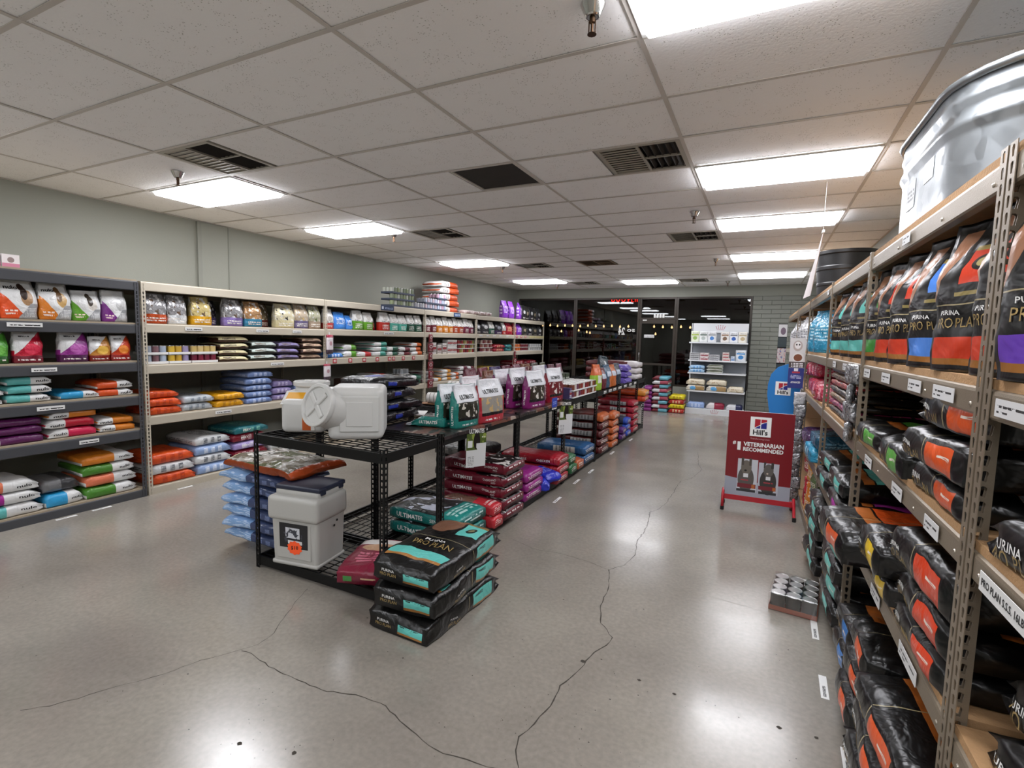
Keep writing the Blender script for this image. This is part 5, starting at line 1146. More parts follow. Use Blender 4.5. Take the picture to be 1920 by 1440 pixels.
for k in range(3):
    o = bag('%s black sack with turquoise labels stacked on the floor' % LV[3][k].strip(), PPF, .42, .150, .78, 'pinch', (-1.705+.008*(k % 2), 2.525+.012*k, zp), (-.03, .03, .01)[k], True, group='black sacks on the floor', detail=2, amp=.014,
            texts=[('PURINA', M_INK, .15, .024, 0, .50, .415, 0, .01), ('PRO PLAN', M_GOLD, .27, .05, 0, .52, .35, 0, .0), ('PURINA', M_INK, .07, .014, 1, .5, .30, PI/2, .0), ('PRO PLAN', M_GOLD, .12, .022, 1, .72, .30, PI/2, .0)])
    zp += top(o)
    letters(o, 'PURINA', M_INK, .085, .016, plane_place((-.10, -.393, .066), (1, 0, 0), (0, 0, 1)), bold=.0)
    letters(o, 'PRO PLAN', M_GOLD, .11, .018, plane_place((-.10, -.393, .043), (1, 0, 0), (0, 0, 1)), bold=.0)
# ---- blue sacks sticking out past the wire shelf
SKY = PM('sky_sack', '#7fa3cf', .25, .6, 9).blot(0, 6, 0, 2, '#b4cae6', 6, .55).rect(0, 4, 0, .55, '#3a4668').fine(3.2, 3.8, .1, .5, '#6d7ca6', 3, 30).done()
zk = CB+.001
for k in range(6):
    o = bag('%s pale blue sack in the pile beside the grey bin' % LV[6][k].strip(), SKY, .46, .090, .66, 'pillow', (-3.30+.012*math.sin(k*2.2), 2.66+.01*math.cos(k*3), zk), PI/2+.03*math.sin(k*1.7), True, group='blue sacks beside the bin', detail=2, amp=.018); zk += top(o)*.97
bag('tan and rust sack lying on the blue sack pile', PM('rust_sack', '#8d3b14', .25, .5).rect(0, 1, 0, 1, '#6a6152').blot(0, 1, 0, 1, '#a8a49c', 4, .5).blot(0, 1, .25, .75, '#4c5230', 3, .52).blot(0, 1, .2, .9, '#d9d6d2', 8, .62).rect(0, 1, .93, 1.02, '#c9bd9a').rect(0, 1, 0, .05, '#b24a20').fine(.2, .8, .72, .86, '#efece6', 2, 9).done(),
    .48, .09, .80, 'pillow', (-3.23, 2.67, zk), PI/2-.06, True, group='blue sacks beside the bin', detail=2, amp=.016)

# ---- storage bins
M_BINW = mat('bin_white', '#cfcfcc', .38, bump=.04, bscale=200); M_BING = mat('bin_grey', '#b1b0ab', .42, bump=.05, bscale=160); M_LIDN = mat('lid_navy', '#20263a', .4); M_VOID = mat('void', '#1a1a1a', .8)
def rbox(sx, sy, sz, r, seg=3, taper=1.0):
    bm = bmesh.new(); bmesh.ops.create_cube(bm, size=1.0)
    for v in bm.verts:
        t = taper if v.co.z < 0 else 1.0
        v.co = Vector((v.co.x*sx*t, v.co.y*sy*t, v.co.z*sz))
    bmesh.ops.bevel(bm, geom=bm.edges[:], offset=r, segments=seg, affect='EDGES', profile=.6)
    return bm
def bmobj(name, bm, m, parent=None, loc=None, rot=None):
    me = bpy.data.meshes.new(name); bm.to_mesh(me); bm.free(); me.materials.append(m)
    for p in me.polygons: p.use_smooth = True
    o = link(name, me, parent, loc, rot); md = o.modifiers.new('wn', 'WEIGHTED_NORMAL'); return o
def lid(parent, r, M_):
    """screw lid with recessed cross grip, facing local +z"""
    o = MB().lathe([(r*.98, -.035), (r*1.02, -.03), (r*1.02, -.004), (r*.98, 0), (r*.86, 0), (r*.82, -.012), (r*.10, -.012), (0, -.010)], 36).obj('lid', M_BINW, parent, M_.to_translation(), M_.to_euler())
    for a in (0, PI/2):
        g = rbox(r*1.5, r*.24, .016, .006, 2); bmobj('grip', g, M_BINW, o, (0, 0, -.006), (0, 0, a+PI/4))
    return o
# large bin tipped on its side, mouth to the front left
b1 = empty('storage_bin', (-2.52, 2.63, CT), R(36)); tag(b1, 'white pet food bin lying on its side with round mouth forward', 'bin', 'white lidded bins')
bmobj('body', rbox(.36, .36, .35, .055, 4), M_BINW, b1, (.05, .02, .176))
for (sx, sz, off, dp) in ((.25, .235, .0, .006), (.17, .165, 0, .011)):
    bmobj('side_panel', rbox(sx, .014, sz, .006, 2), M_BINW, b1, (.075, -.160-dp+.002, .176))
ax = Vector((-.64, -.72, .26)).normalized()
Mn = ax.to_track_quat('Z', 'Y').to_matrix().to_4x4()
nk = Mn.copy(); nk.translation = Vector((-.06, -.02, .185))
MB().lathe([(.165, -.10), (.160, 0), (.142, .10), (.128, .16), (.128, .185)], 36).obj('neck', M_BINW, b1, nk.to_translation(), nk.to_euler())
lm = Mn.copy(); lm.translation = Vector((-.06, -.02, .185))+ax*.215
lid(b1, .140, lm)
# smaller upright bin behind
b2 = empty('storage_bin', (-2.98, 2.66, CT), R(28)); tag(b2, 'smaller upright white pet food bin with orange label', 'bin', 'white lidded bins')
bmobj('body', rbox(.30, .34, .235, .045, 4), M_BINW, b2, (.03, 0, .118))
MB().add([(-.12, -.17, .20), (.18, -.17, .20), (.18, -.05, .28), (-.12, -.05, .28), (-.12, .17, .28), (.18, .17, .28), (-.12, .17, .20), (.18, .17, .20)], [(0, 1, 2, 3), (3, 2, 5, 4), (4, 5, 7, 6), (0, 3, 4, 6), (1, 7, 5, 2), (0, 6, 7, 1)]).obj('shoulder', M_BINW, b2)
MB().lathe([(.118, .25), (.112, .30), (.112, .315)], 32, (.02, .06, 0)).obj('neck', M_BINW, b2)
lm2 = Matrix.Translation((.02, .06, .348)); lid(b2, .125, lm2)
M_VL = PM('vault_label', '#d8891c', .4, 0).rect(0, 1, 0, .45, '#c2581a').rect(.72, 1, 0, 1, '#1b1714').rect(.70, 1, 0, .18, '#e3e0dc').fine(.76, .96, .3, .9, '#c9b48a', 5, 16).done()
def labelcard(parent, m, o, ax_, ay_, w_, h_, name='label'):
    o, ax_, ay_ = Vector(o), Vector(ax_).normalized(), Vector(ay_).normalized(); n = ax_.cross(ay_)
    q = [o-ax_*w_/2-ay_*h_/2, o+ax_*w_/2-ay_*h_/2, o+ax_*w_/2+ay_*h_/2, o-ax_*w_/2+ay_*h_/2]
    me = bpy.data.meshes.new(name); me.from_pydata([tuple(p) for p in q]+[tuple(p-n*.001) for p in q], [], [(0, 1, 2, 3), (7, 6, 5, 4), (0, 4, 5, 1), (1, 5, 6, 2), (2, 6, 7, 3), (3, 7, 4, 0)]); me.materials.append(m)
    l = me.uv_layers.new(name='UVMap')
    for i, c in enumerate(((0, 0), (1, 0), (1, 1), (0, 1))): l.data[i].uv = c
    for i in range(4, 24): l.data[i].uv = (9.5, .5)
    return link(name, me, parent)
lc = labelcard(b2, M_VL, (.075, -.173, .10), (1, 0, 0), (0, 0, 1), .085, .16)
letters(lc, 'Vault', M_INK, .055, .035, plane_place((.065, -.1745, .115), (1, 0, 0), (0, 0, 1)), bold=.04)
lc2 = labelcard(b2, PM('vault_label_b', '#e0a11e', .4, 0).rect(0, 1, 0, .25, '#d8821c').done(), (.0, -.112, .241), (1, 0, 0), (0, .12, .08), .20, .12)
_ay = Vector((0, .12, .08)).normalized(); letters(lc2, 'Vault', M_INK, .15, .055, plane_place(Vector((.0, -.114, .236)), (1, 0, 0), _ay), bold=.04)
# grey dispenser bin with navy lid on the lower shelf
b3 = empty('dispenser_bin', (-2.755, 2.47, CB), R(9)); b3.scale = (1, 1, .95); tag(b3, 'grey pet food dispenser bin with navy hinged lid', 'bin')
bm = rbox(.38, .31, .46, .03, 3, .93); bmobj('body', bm, M_BING, b3, (0, 0, .23))
bmobj('head', rbox(.405, .335, .17, .035, 3), M_BING, b3, (0, -.008, .42))
bmobj('shoulder', rbox(.36, .27, .07, .03, 3), M_BING, b3, (0, .015, .515))
ld = bmobj('lid', rbox(.36, .28, .035, .014, 3), M_LIDN, b3, (.005, .02, .556))
for x in (.05, .15): bmobj('hinge', rbox(.05, .035, .05, .010, 2), M_LIDN, ld, (.165, -.10+(.19 if x > .1 else 0), -.012), (0, 0, PI/2))
bmobj('base_rim', rbox(.365, .30, .03, .012, 2), M_BING, b3, (0, 0, .02))
bmobj('front_panel', rbox(.27, .012, .26, .006, 2), M_BING, b3, (0, -.1485, .19))
dl = labelcard(b3, PM('dispenser_label', '#17171c', .4, 0).rect(.22, .72, .58, .88, '#c9ccd2').blot(.15, .85, .45, .85, '#3a3d46', 6, .55).rect(.3, .8, .42, .52, '#d9d9d9').done(), (0, -.1555, .19), (1, 0, 0), (0, -.02, 1), .225, .255)
st = MB(); st.poly([(.062*(1 if k % 2 else .84)*math.cos(2*PI*k/20), .052*(1 if k % 2 else .84)*math.sin(2*PI*k/20)) for k in range(20)], z=0)
so = st.obj('price_sticker', mat('neon_orange', '#ff5a24', .5), dl, (.01, -.1580, .145), (PI/2, 0, 0)); letters(so, '$18', M_INKB, .058, .030, plane_place((0, 0, .001), (1, .1, 0), (0, 1, 0)), bold=.01)
for (y, zz) in ((-.04, .40), (.05, .30), (.02, .27)): MB().lathe([(.009, 0), (.009, .003), (0, .003)], 8).obj('vent_hole', M_VOID, b3, (.1885, y, zz), (0, PI/2, 0))

# ================================================================== goods on the bronze racks
RROT = math.atan(.0165)
def pp_stand(nm, col, tan='#9a6a4c'):
    return (PM(nm, BK, .30, .35, 9).rect(.06, .74, .09, .23, col).rect(.06, .74, .045, .09, '#9a6428').half(-1.15, 1, .47, tan, 0, .52, .46, .93).half(-1.15, 1, .74, '#15120f', 0, .5, .46, .93)
            .rect(.44, .90, .58, .80, col).ell(.67, .71, .13, .055, '#1a1712').ell(.67, .71, .07, .03, '#a99a62').rect(.44, .90, .80, .83, '#9a8546').rect(.40, .86, .505, .53, '#8d7d48').rect(0, 1, .445, .453, '#a89a74')
            .rect(3.0, 4.0, .235, .24, '#8d8467').rect(1.0, 2.0, .235, .24, '#8d8467').fine(1.2, 1.8, .10, .2, '#b5a06a', 1, 18).done())
PS = {c: pp_stand('black_bag_'+c, h_) for c, h_ in dict(red='#c93a1e', blue='#4a7fd0', green='#3a8a34', teal='#63c2b8', purple='#6a3fb4').items()}
def rst(yc, z, m, desc, where, w_=.25, d=.12, h=.44, rz=0.0, off=.02, txt=True):
    p = RP(yc, off+d/2, z); tx = []
    if txt: tx = [('PURINA', M_INK, w_*.36, .015, 0, .36, .395, 0, .01), ('PRO PLAN', M_GOLD, w_*.70, .030, 0, .50, .325, 0, .0)]
    return bag('%s on the %s' % (desc, where), m, w_, d, h, 'gable', p, -PI/2+RROT+rz+.45, texts=tx, group='black bags standing on the bronze racks', detail=2)
zt = 1.565+.026
RW = 'bronze rack, second shelf'
for yc, c, ds, w_ in ((3.04, 'green', 'black bag with green panel standing', .23), (2.79, 'red', 'black bag with red panel beside the green panel bag', .24), (2.51, 'red', 'black bag with red panel between red and blue', .25), (2.21, 'blue', 'black bag with blue panel', .26), (1.93, 'red', 'large black bag with red panel', .25), (1.695, 'red', 'black bag with red panel behind the post', .17)):
    rst(yc, zt, PS[c], ds, RW, w_, rz=-.10)
rst(1.42, zt, PS['purple'], 'black bag with purple panel', 'nearest bronze rack', .27, rz=-.1)
rst(4.25, zt, PS['teal'], 'black bag with turquoise panel, farthest of three', RW, .26, rz=-.1); rst(3.82, zt, PS['teal'], 'black bag with turquoise panel, middle of three', RW, .26, rz=-.1); rst(3.50, zt, PS['teal'], 'black bag with turquoise panel, nearest of three', RW, .26, rz=-.1)
SB = plain('aqua_foil', '#2f8fb4', '#bfe6f2', .18, 1.0); SV = plain('white_foil', '#c9c9cb', '#8d8d92', .22, .9); CR = plain('red_foil', '#b02a44', '#e79aa8', .2, 1.0)
rst(5.75, zt, SB, 'crinkled aqua blue bag, farther', RW, .34, .16, .40, txt=False); rst(5.32, zt, SB, 'crinkled aqua blue bag, nearer', RW, .32, .16, .36, txt=False)
for k, y in enumerate((6.6, 7.0, 7.4, 8.2, 8.7)): rst(y, zt, SV, '%s white foil bag past the hanging card' % LW[k], RW, .3, .15, .38+.02*(k % 2), txt=False)

def pp_flat(nm, col, str_=None, tan='#b5662c'):
    str_ = str_ or col
    return (PM(nm, BK, .30, .5, 9).rect(.26, .38, .06, .84, tan).rect(.40, .97, .06, .84, str_).fine(.5, .9, .2, .4, '#2a1c14', 2, 10).rect(3.10, 3.86, .12, .48, col).fine(3.5, 3.62, .16, .44, '#f2e4d8', 1, 14).rect(3.05, 3.95, .525, .535, '#a89a74')
            .rect(1.10, 1.86, .12, .48, col).rect(0, .9, .525, .532, '#a89a74').done())
PF = {c: pp_flat('black_sack_'+c, h_) for c, h_ in dict(green='#5aa844', orange='#e0561c', yellow='#e3bd1c', teal2='#63c2b8', blue='#2c7ac8', mag='#b03aa0').items()}
PF['salmon'] = pp_flat('black_sack_salmon', '#e0561c', '#f0604c'); PF['plain'] = PM('black_sack_plain', BK, .28, .5, 8).rect(3.1, 3.9, .05, .2, '#b02f4a').rect(3.0, 4, .23, .25, '#b8a24a').done(); PF['red'] = pp_flat('black_sack_red', '#d8421c', '#8d1a1c')
ZT = [0.0]
PTX = lambda s=1.0: [('PURINA', M_INK, .085*s, .02*s, 3, .52, .80, -PI/2, .01), ('PRO PLAN', M_GOLD, .16*s, .034*s, 3, .26, .76, -PI/2, .0)]
def rbag(label, m, yc, z, ln, th, wd=.42, off=.0, rz=0.0, rx=0.0, ry=0.0, s=1.0, txt=True, kind='pinch'):
    if z is None: z = ZT[0]                      # lie on the sack put down before
    o = bag(label, PF[m] if isinstance(m, str) else m, wd, th, ln-.02, kind, RP(yc, off+wd/2, z), RROT+rz, True, rx, ry, 'black sacks on the bronze racks', PTX(s) if txt else (), detail=2, amp=.014)
    ZT[0] = z+top(o); return o
z3 = 1.172+.026
rbag('black sack with green label, farther, bronze rack third shelf', 'green', 2.90, z3, .50, .105, rz=.03)
rbag('black sack with green label, nearer, bronze rack third shelf', 'green', 2.42, z3, .46, .125, rz=-.06, ry=R(-3))
rbag('bottom black sack with orange label, bronze rack third shelf', 'orange', 1.93, z3, .50, .10, off=.015)
rbag('middle black sack with orange label, bronze rack third shelf', 'orange', 1.94, None, .54, .125, off=-.01, rz=.03)
rbag('top black sack with orange label, bronze rack third shelf', 'orange', 1.90, None, .52, .135, off=.02, rz=.08)
for k in range(6):
    c = MB().cbox(-.07, .07, -.07, .07, 0, .13, .01).obj('supplement_jar', mat('jar_dark', '#232326', .35), None, RP(3.05-.17*(k % 3), .53, z3+.003+.135*(k//3)), (0, 0, RROT)); tag(c, '%s dark jar at the back of the bronze rack third shelf' % (LW+['sixth'])[k], 'jar', 'dark jars in the bronze rack')
# third bay: layered trays and silver pouches
TRM = ['#2a2622', '#a8326a', '#8a6a4a', '#2a2622', '#b03a3c', '#7d6048', '#2c2824', '#a83068']
zl = 1.165+.026
for k in range(8):
    mm_ = PM('layer_%d' % k, '#17140f', .35, .3).rect(0, 4, -1, 2, TRM[k]).blot(0, 4, 0, 1, '#c9a888', 9, .6).blot(0, 4, 0, 1, '#1a1816', 7, .55).done()  # near-black end caps: the bay's dimness is put into the colour
    o = bag('%s layer of small pouches in the third bronze bay' % (['bottom', 'second', 'third', 'fourth', 'fifth', 'sixth', 'seventh', 'top'])[k], mm_, .34, .046, 1.05, 'block', RP(3.95, .20, zl), RROT, True, group='layered pouches in the bronze rack', name='pouch_layer', cat='pouch pack', amp=.008); zl += top(o)
clip2 = empty('clip_strip', RP(3.30, -.012, 1.56)); tag(clip2, 'strip of silver crinkled pouches on the third bronze bay', 'clip strip', 'hanging clip strips')
SIL = PM('silver_foil', '#a9a9ab', .2, 1.0, 16, .6, .6).blot(0, 4, 0, 1, '#5c5c60', 7, .6).done()
for k in range(4):
    b_ = Bag(.14, .04, .105, 'pillow', 300+k, .006, 6, 2, 6); link('pouch', b_.mesh(SIL, 'pouch'), clip2, (0, .02*math.sin(k), -.105*(k+1)), (0, 0, -PI/2+.25*(-1)**k))
# fourth bay
for k, (y, dz) in enumerate(((5.92, 0), (5.42, 0), (5.90, .16), (4.93, 0))):
    bag('%s crinkled red foil bag, fourth bronze bay, third shelf' % LW[k], CR, .34, .17, .44, 'pinch', RP(y, .20, 1.191+dz), RROT+.1*k, True, group='red foil bags')
rbag('dark purple foil sack, fourth bronze bay', plain('purple_foil', '#3f1d4a', '#9a7aa6', .2, .9), 5.75, .681, .55, .17, txt=False); rbag('aqua foil sack, fourth bronze bay', SB, 5.12, .681, .55, .14, off=-.03, txt=False); rbag('dark aqua sack on the fourth bronze bay pile', plain('dark_aqua', '#1d4a60', '#5f8fa6', .25, .8), 5.0, None, .5, .12, txt=False)
# third bay, fourth shelf
z4 = .655+.026
rbag('lower black sack with turquoise label, third bronze bay', 'teal2', 4.15, z4, .55, .115, off=-.02); rbag('upper black sack with turquoise label, third bronze bay', 'teal2', 4.20, None, .55, .115, off=.0, rz=.05)
rbag('lower black sack with magenta label, third bronze bay', 'mag', 3.55, z4, .52, .11, off=-.02); rbag('black sack with turquoise label over the magenta one', 'teal2', 3.62, None, .52, .11, off=-.01)
# pile on the floor in the third and fourth bays
for k in range(4):
    rbag('%s black sack with turquoise label in the farther floor pile' % LV[4][k].strip(), 'teal2', 4.22, .10 if k == 0 else None, .66, .125, off=-.06+.01*(k % 2), rz=.03*(-1)**k)
for k in range(4):
    rbag('%s black sack with turquoise label in the nearer floor pile' % LV[4][k].strip(), 'teal2', 3.52, .10 if k == 0 else None, .66, .125, off=-.03+.01*(k % 2), rz=-.03*(-1)**k)
# second bay, fourth shelf
z4 = .69+.026
rbag('large black sack with orange label hanging over the fourth shelf edge', 'orange', 2.83, z4+.002, .56, .15, wd=.52, off=-.13, rz=.06, s=1.1)
rbag('lower black sack with yellow label, bronze rack fourth shelf', 'yellow', 2.37, z4, .36, .10, off=-.01, rz=-.04); rbag('upper black sack with yellow label, bronze rack fourth shelf', 'yellow', 2.38, None, .36, .14, off=-.05, rz=-.02)
rbag('bottom black sack with red label, bronze rack fourth shelf', 'red', 1.93, z4, .50, .10, off=.0); rbag('middle black sack with red label, bronze rack fourth shelf', 'red', 1.93, None, .52, .115, off=.0, rz=.03); rbag('top black sack with red label, bronze rack fourth shelf', 'red', 1.95, None, .54, .15, off=-.01, rz=.05)
# second bay, floor
zf = .10
for k in range(3):
    rbag('%s black sack with orange label, floor pile nearest the frame corner' % LV[3][k].strip(), 'salmon' if k == 2 else 'orange', 2.0, zf if k == 0 else None, .63, .132, wd=.5, off=-.09+.01*k, rz=.03*(-1)**k, s=1.2)
for k in range(3):
    rbag('%s black sack with orange stripes in the middle floor pile' % LV[3][k].strip(), 'orange', 2.51, zf if k == 0 else None, .38, .13, wd=.48, off=-.07+.02*k, rz=-.04*(-1)**k, txt=False)
rbag('lower black sack with blue panel on the bronze rack floor', 'blue', 2.92, zf, .42, .13, off=-.03, txt=False); rbag('upper black sack with blue panel on the bronze rack floor', 'blue', 2.92, None, .42, .13, off=-.02)
# nearest bay
for k in range(3):
    rbag('%s plain black sack on the nearest bronze rack, third shelf' % LV[3][k].strip(), 'plain', 1.24, z3 if k == 0 else None, .60, .125, off=.02+.03*k, rz=.04*(-1)**k, s=1.25)
for k in range(2): rbag('%s plain black sack on the nearest bronze rack, fourth shelf' % LV[2][k].strip(), 'plain', 1.20, z4 if k == 0 else None, .62, .14, off=.05, rz=.05*(-1)**k, s=1.35)
rbag('red and black sack deep in the nearest bronze rack', plain('deep_red_sack', '#6d1414', '#a84a3a'), 1.22, None, .5, .1, off=.12, txt=False)
for k in range(3): rbag('%s plain black sack on the nearest bronze rack, floor level' % LV[3][k].strip(), 'plain', 1.15, zf if k == 0 else None, .66, .155, off=.02, rz=.04*(-1)**k, s=1.4)
# tickets on the bronze racks
M_TICK2 = PM('ticket_two_line', '#dcdcdc', .5, 0).fine(.06, .9, .52, .78, '#303030', 1, 12).fine(.06, .4, .22, .42, '#303030', 1, 10).done()
def rtick(y0, y1, zc, label, m=None, h=.04, rise=0.0):
    p = RP((y0+y1)/2, -.0035, zc-h/2)
    o = card('shelf_ticket', label, 'label', 0, .002, -(y1-y0)/2, (y1-y0)/2, 0, h, m or M_TICK2, 'tickets on the bronze racks', '-x'); o.location = (p[0]+.001, p[1], p[2]); o.rotation_euler = (0, 0, RROT); return o
zb = 1.565-.036
for k, (a, b) in enumerate(((1.79, 1.97), (2.10, 2.25), (2.53, 2.67), (2.93, 3.06), (3.22, 3.40), (3.42, 3.58), (3.60, 3.74), (4.05, 4.18))): rtick(a, b, zb+(0 if k < 4 else .002), '%s white ticket along the bronze rack second shelf edge' % nm8[k])
rtick(1.36, 1.52, zb, 'white ticket on the nearest bronze rack second shelf edge')
for k, (a, b) in enumerate(((1.80, 1.93), (2.20, 2.34), (2.72, 2.86))): rtick(a, b, 1.172-.04, '%s white ticket along the bronze rack third shelf edge' % LW[k], h=.045)
tk = rtick(1.27, 1.50, 1.172-.042, 'white ticket reading PRO PLAN on the nearest bronze rack', M_PAPERW, .045)
letters(tk, 'PRO PLAN S.S.S. 16LB', M_INKB, .205, .018, plane_place((-.0018, 0, .024), (0, -1, 0), (0, 0, 1)), bold=.02)
for k, (a, b) in enumerate(((1.86, 2.06), (2.36, 2.52))): rtick(a, b, .69-.036, '%s white ticket along the bronze rack fourth shelf edge' % LW[k], h=.045)
for k, (a, b) in enumerate(((2.42, 2.52), (4.72, 4.82))): rtick(a, b, 2.075, '%s white ticket on the bronze rack top edge' % LW[k], h=.04)

# ---- galvanized tank
def galv():
    m = bpy.data.materials.new('galvanized'); m.use_nodes = True; nt = m.node_tree; b = nt.nodes['Principled BSDF']; tc = nt.nodes.new('ShaderNodeTexCoord')
    v = nt.nodes.new('ShaderNodeTexVoronoi'); v.inputs['Scale'].default_value = 22; nt.links.new(tc.outputs['Object'], v.inputs['Vector'])
    n = nt.nodes.new('ShaderNodeTexNoise'); n.inputs['Scale'].default_value = 5; n.inputs['Detail'].default_value = 5; nt.links.new(tc.outputs['Object'], n.inputs['Vector'])
    mx = nt.nodes.new('ShaderNodeMix'); mx.data_type = 'RGBA'; nt.links.new(n.outputs['Fac'], mx.inputs[0]); mx.inputs[6].default_value = lin('#7d8286'); mx.inputs[7].default_value = lin('#a9aeb1')
    nt.links.new(mx.outputs[2], b.inputs['Base Color']); b.inputs['Metallic'].default_value = .85
    mr = nt.nodes.new('ShaderNodeMapRange'); mr.inputs['To Min'].default_value = .28; mr.inputs['To Max'].default_value = .5; nt.links.new(v.outputs['Color'], mr.inputs['Value']); nt.links.new(mr.outputs[0], b.inputs['Roughness'])
    return m
M_GALV = galv()
TKX, TKY, TKZ, TR, TS, TH_ = .85, 2.74, 2.135, .315, .26, .45
tk_ = empty('stock_tank', (TKX, TKY, TKZ), RROT); tag(tk_, 'galvanized steel stock tank on top of the bronze rack', 'tank')
def oval(r, n=14, s=TS):
    pts = []
    for k in range(n+1): a = PI*k/n; pts.append((r*math.cos(a), s+r*math.sin(a)))
    for k in range(n+1): a = PI+PI*k/n; pts.append((r*math.cos(a), -s+r*math.sin(a)))
    return pts
def oval_loft(prof, mb=None):
    mb = mb or MB(); base = len(mb.v); vs = []; rings = [oval(r) for r, z_ in prof]; n = len(rings[0])
    for (r, z_), rg in zip(prof, rings): vs += [(x, y, z_) for x, y in rg]
    fs = [(j*n+i, j*n+(i+1) % n, (j+1)*n+(i+1) % n, (j+1)*n+i) for j in range(len(prof)-1) for i in range(n)]
    return mb.add(vs, fs, 0, True)
T = TR
oval_loft([(T-.012, 0), (T, .004), (T+.004, .025), (T-.006, .05), (T-.006, .13), (T-.006, .26), (T-.004, .275), (T+.006, .295), (T+.008, .305), (T+.006, .315), (T-.004, .335), (T-.004, .36), (T+.004, .378), (T+.004, .39), (T-.002, .405), (T, TH_-.012), (T-.006, TH_-.012), (T-.012, .02), (.02, .015)]).obj('tank_wall', M_GALV, tk_)
rim = oval(TR+.004); MB().tube([(x, y, TH_) for x, y in rim]+[(rim[0][0], rim[0][1], TH_)], .015, 8).obj('rim', M_GALV, tk_)
M_STK = PM('tank_label', '#b9bdbf', .4, 0).fine(.1, .9, .3, .75, '#4a4d50', 3, 10).done()
labelcard(tk_, M_STK, (-TR+.004, .12, .19), (0, -1, 0), (0, 0, 1), .13, .12)
labelcard(tk_, PM('tank_label_b', '#c9cccd', .4, 0).fine(.1, .9, .2, .8, '#7d8083', 2, 8).done(), (-TR+.004, -.13, .225), (0, -1, 0), (0, 0, 1), .12, .08)
# ---- black rubber tub
M_TUB = mat('tub_rubber', '#1b1b1c', .42, bump=.06, bscale=40)
tub = empty('rubber_tub', (.72, 6.45, 2.135)); tag(tub, 'black round rubber stock tub on top of the bronze rack', 'tub')
MB().lathe([(0, .01), (.225, .01), (.245, 0), (.252, .06), (.256, .14), (.262, .15), (.262, .17), (.258, .18), (.264, .30), (.272, .31), (.272, .34), (.266, .35), (.272, .46), (.288, .47), (.288, .50), (.270, .50), (.262, .48), (.24, .04), (0, .03)], 40).obj('tub_wall', M_TUB, tub)
# ---- pennant on a string
pe = empty('hanging_banner', (.375, 4.98, H)); tag(pe, 'red and white pennant hanging on a string above the bronze racks', 'banner')
zt_ = 2.60-H
MB().tube([(0, 0, 0), (0, 0, zt_)], .0018, 5).obj('string', M_PAPERW, pe)
MB().box(-.008, .008, -.03, .03, zt_-.02, zt_).obj('clip', M_PAPERW, pe)
P3 = [Vector((0, -.02, zt_-.02)), Vector((0, .03, zt_-.02)), Vector((-.03, 1.5, 2.16-H)), Vector((-.012, .72, 2.13-H))]
me = bpy.data.meshes.new('pennant'); q = [P3[0], P3[3], P3[2], P3[1]]; n_ = Vector((.005, 0, 0))
me.from_pydata([tuple(p) for p in q]+[tuple(p+n_) for p in q], [], [(3, 2, 1, 0), (4, 5, 6, 7), (0, 1, 5, 4), (1, 2, 6, 5), (2, 3, 7, 6), (3, 0, 4, 7)])
PEN = PM('pennant_print', '#d9cfcd', .5, 0).rect(.0, .45, .35, 1, '#9a2230').done(); me.materials.append(PEN); l = me.uv_layers.new(name='UVMap')
for i in range(24): v = me.vertices[me.loops[i].vertex_index].co; l.data[i].uv = (.5+.3*math.sin(v.y*2), (v.z-(2.13-H))/(.45))
link('pennant', me, pe)

# ---- red sign in the aisle
sg = empty('floor_sign', (.015, 5.53, 0), R(1.5)); tag(sg, 'red standing advertising sign with dog and cat food', 'sign')
M_REDP = mat('sign_red_steel', '#b01c2a', .35)
for x in (-.30, .33):
    MB().tube([(x, -.19, .012), (x, -.17, .02), (x, 0, .16), (x, .17, .02), (x, .19, .012)] if x > 0 else [(x, -.12, .03), (x, -.10, .16), (x, .0, .17), (x, .10, .16), (x, .12, .03)], .014, 8).obj('foot', M_REDP, sg)
    for y in ((-.185, .185) if x > 0 else (-.12, .12)): MB().lathe([(0, 0), (.017, 0), (.017, .035), (0, .035)], 8, (x, y, 0)).obj('rubber_foot', mat('black_rubber', '#151515', .6), sg)
MB().box(-.315, .345, -.018, .018, .085, .135).obj('crossbar', M_REDP, sg)
RED = '#790d19'
SGN = (PM('sign_print', RED, .35, 0).rect(0, 1, 0, .17, '#9fa3b0').half(-.09, -1, -.225, '#9fa3b0', 0, 1, 0, .25)
       # pictured dog food pack and cat food pack
       .rect(.19, .50, .06, .445, '#c6c8ce').ell(.325, .21, .125, .15, '#55504c').ell(.325, .345, .082, .085, '#6d655c').half(-3, 1, -.50, '#4d463f', .245, .285, .37, .455).half(3, 1, 1.48, '#4d463f', .365, .405, .37, .455).rect(.285, .36, .23, .275, '#dcdcde').rect(.20, .485, .105, .155, '#74202a').rect(.42, .47, .105, .15, '#b5642e').rect(.19, .485, .06, .09, '#2b2b30').fine(.25, .4, .19, .215, '#a83a44', 1, 20)
       .rect(.515, .82, .055, .42, '#b9bcc6').ell(.665, .20, .125, .15, '#3a3634').ell(.665, .335, .075, .075, '#5f5a56').half(-3, 1, -1.45, '#37322f', .59, .63, .36, .43).half(3, 1, 2.46, '#37322f', .70, .74, .36, .43).rect(.63, .70, .225, .265, '#dcdcde').rect(.525, .79, .105, .15, '#74202a').rect(.74, .785, .105, .145, '#b5642e').rect(.53, .80, .055, .085, '#2b2b30').fine(.6, .74, .185, .21, '#a83a44', 1, 20)
       .ell(.315, .31, .02, .012, '#1a1716').ell(.65, .30, .015, .01, '#c9b8a8').done())
pn = labelcard(sg, SGN, (.0, -.012, .56), (1, 0, 0), (0, 0, 1), .585, .86, 'panel')
MB().box(-.2925, .2925, -.0105, .004, .13, .99).obj('backing_board', mat('board_white', '#d6d6d8', .5), sg)
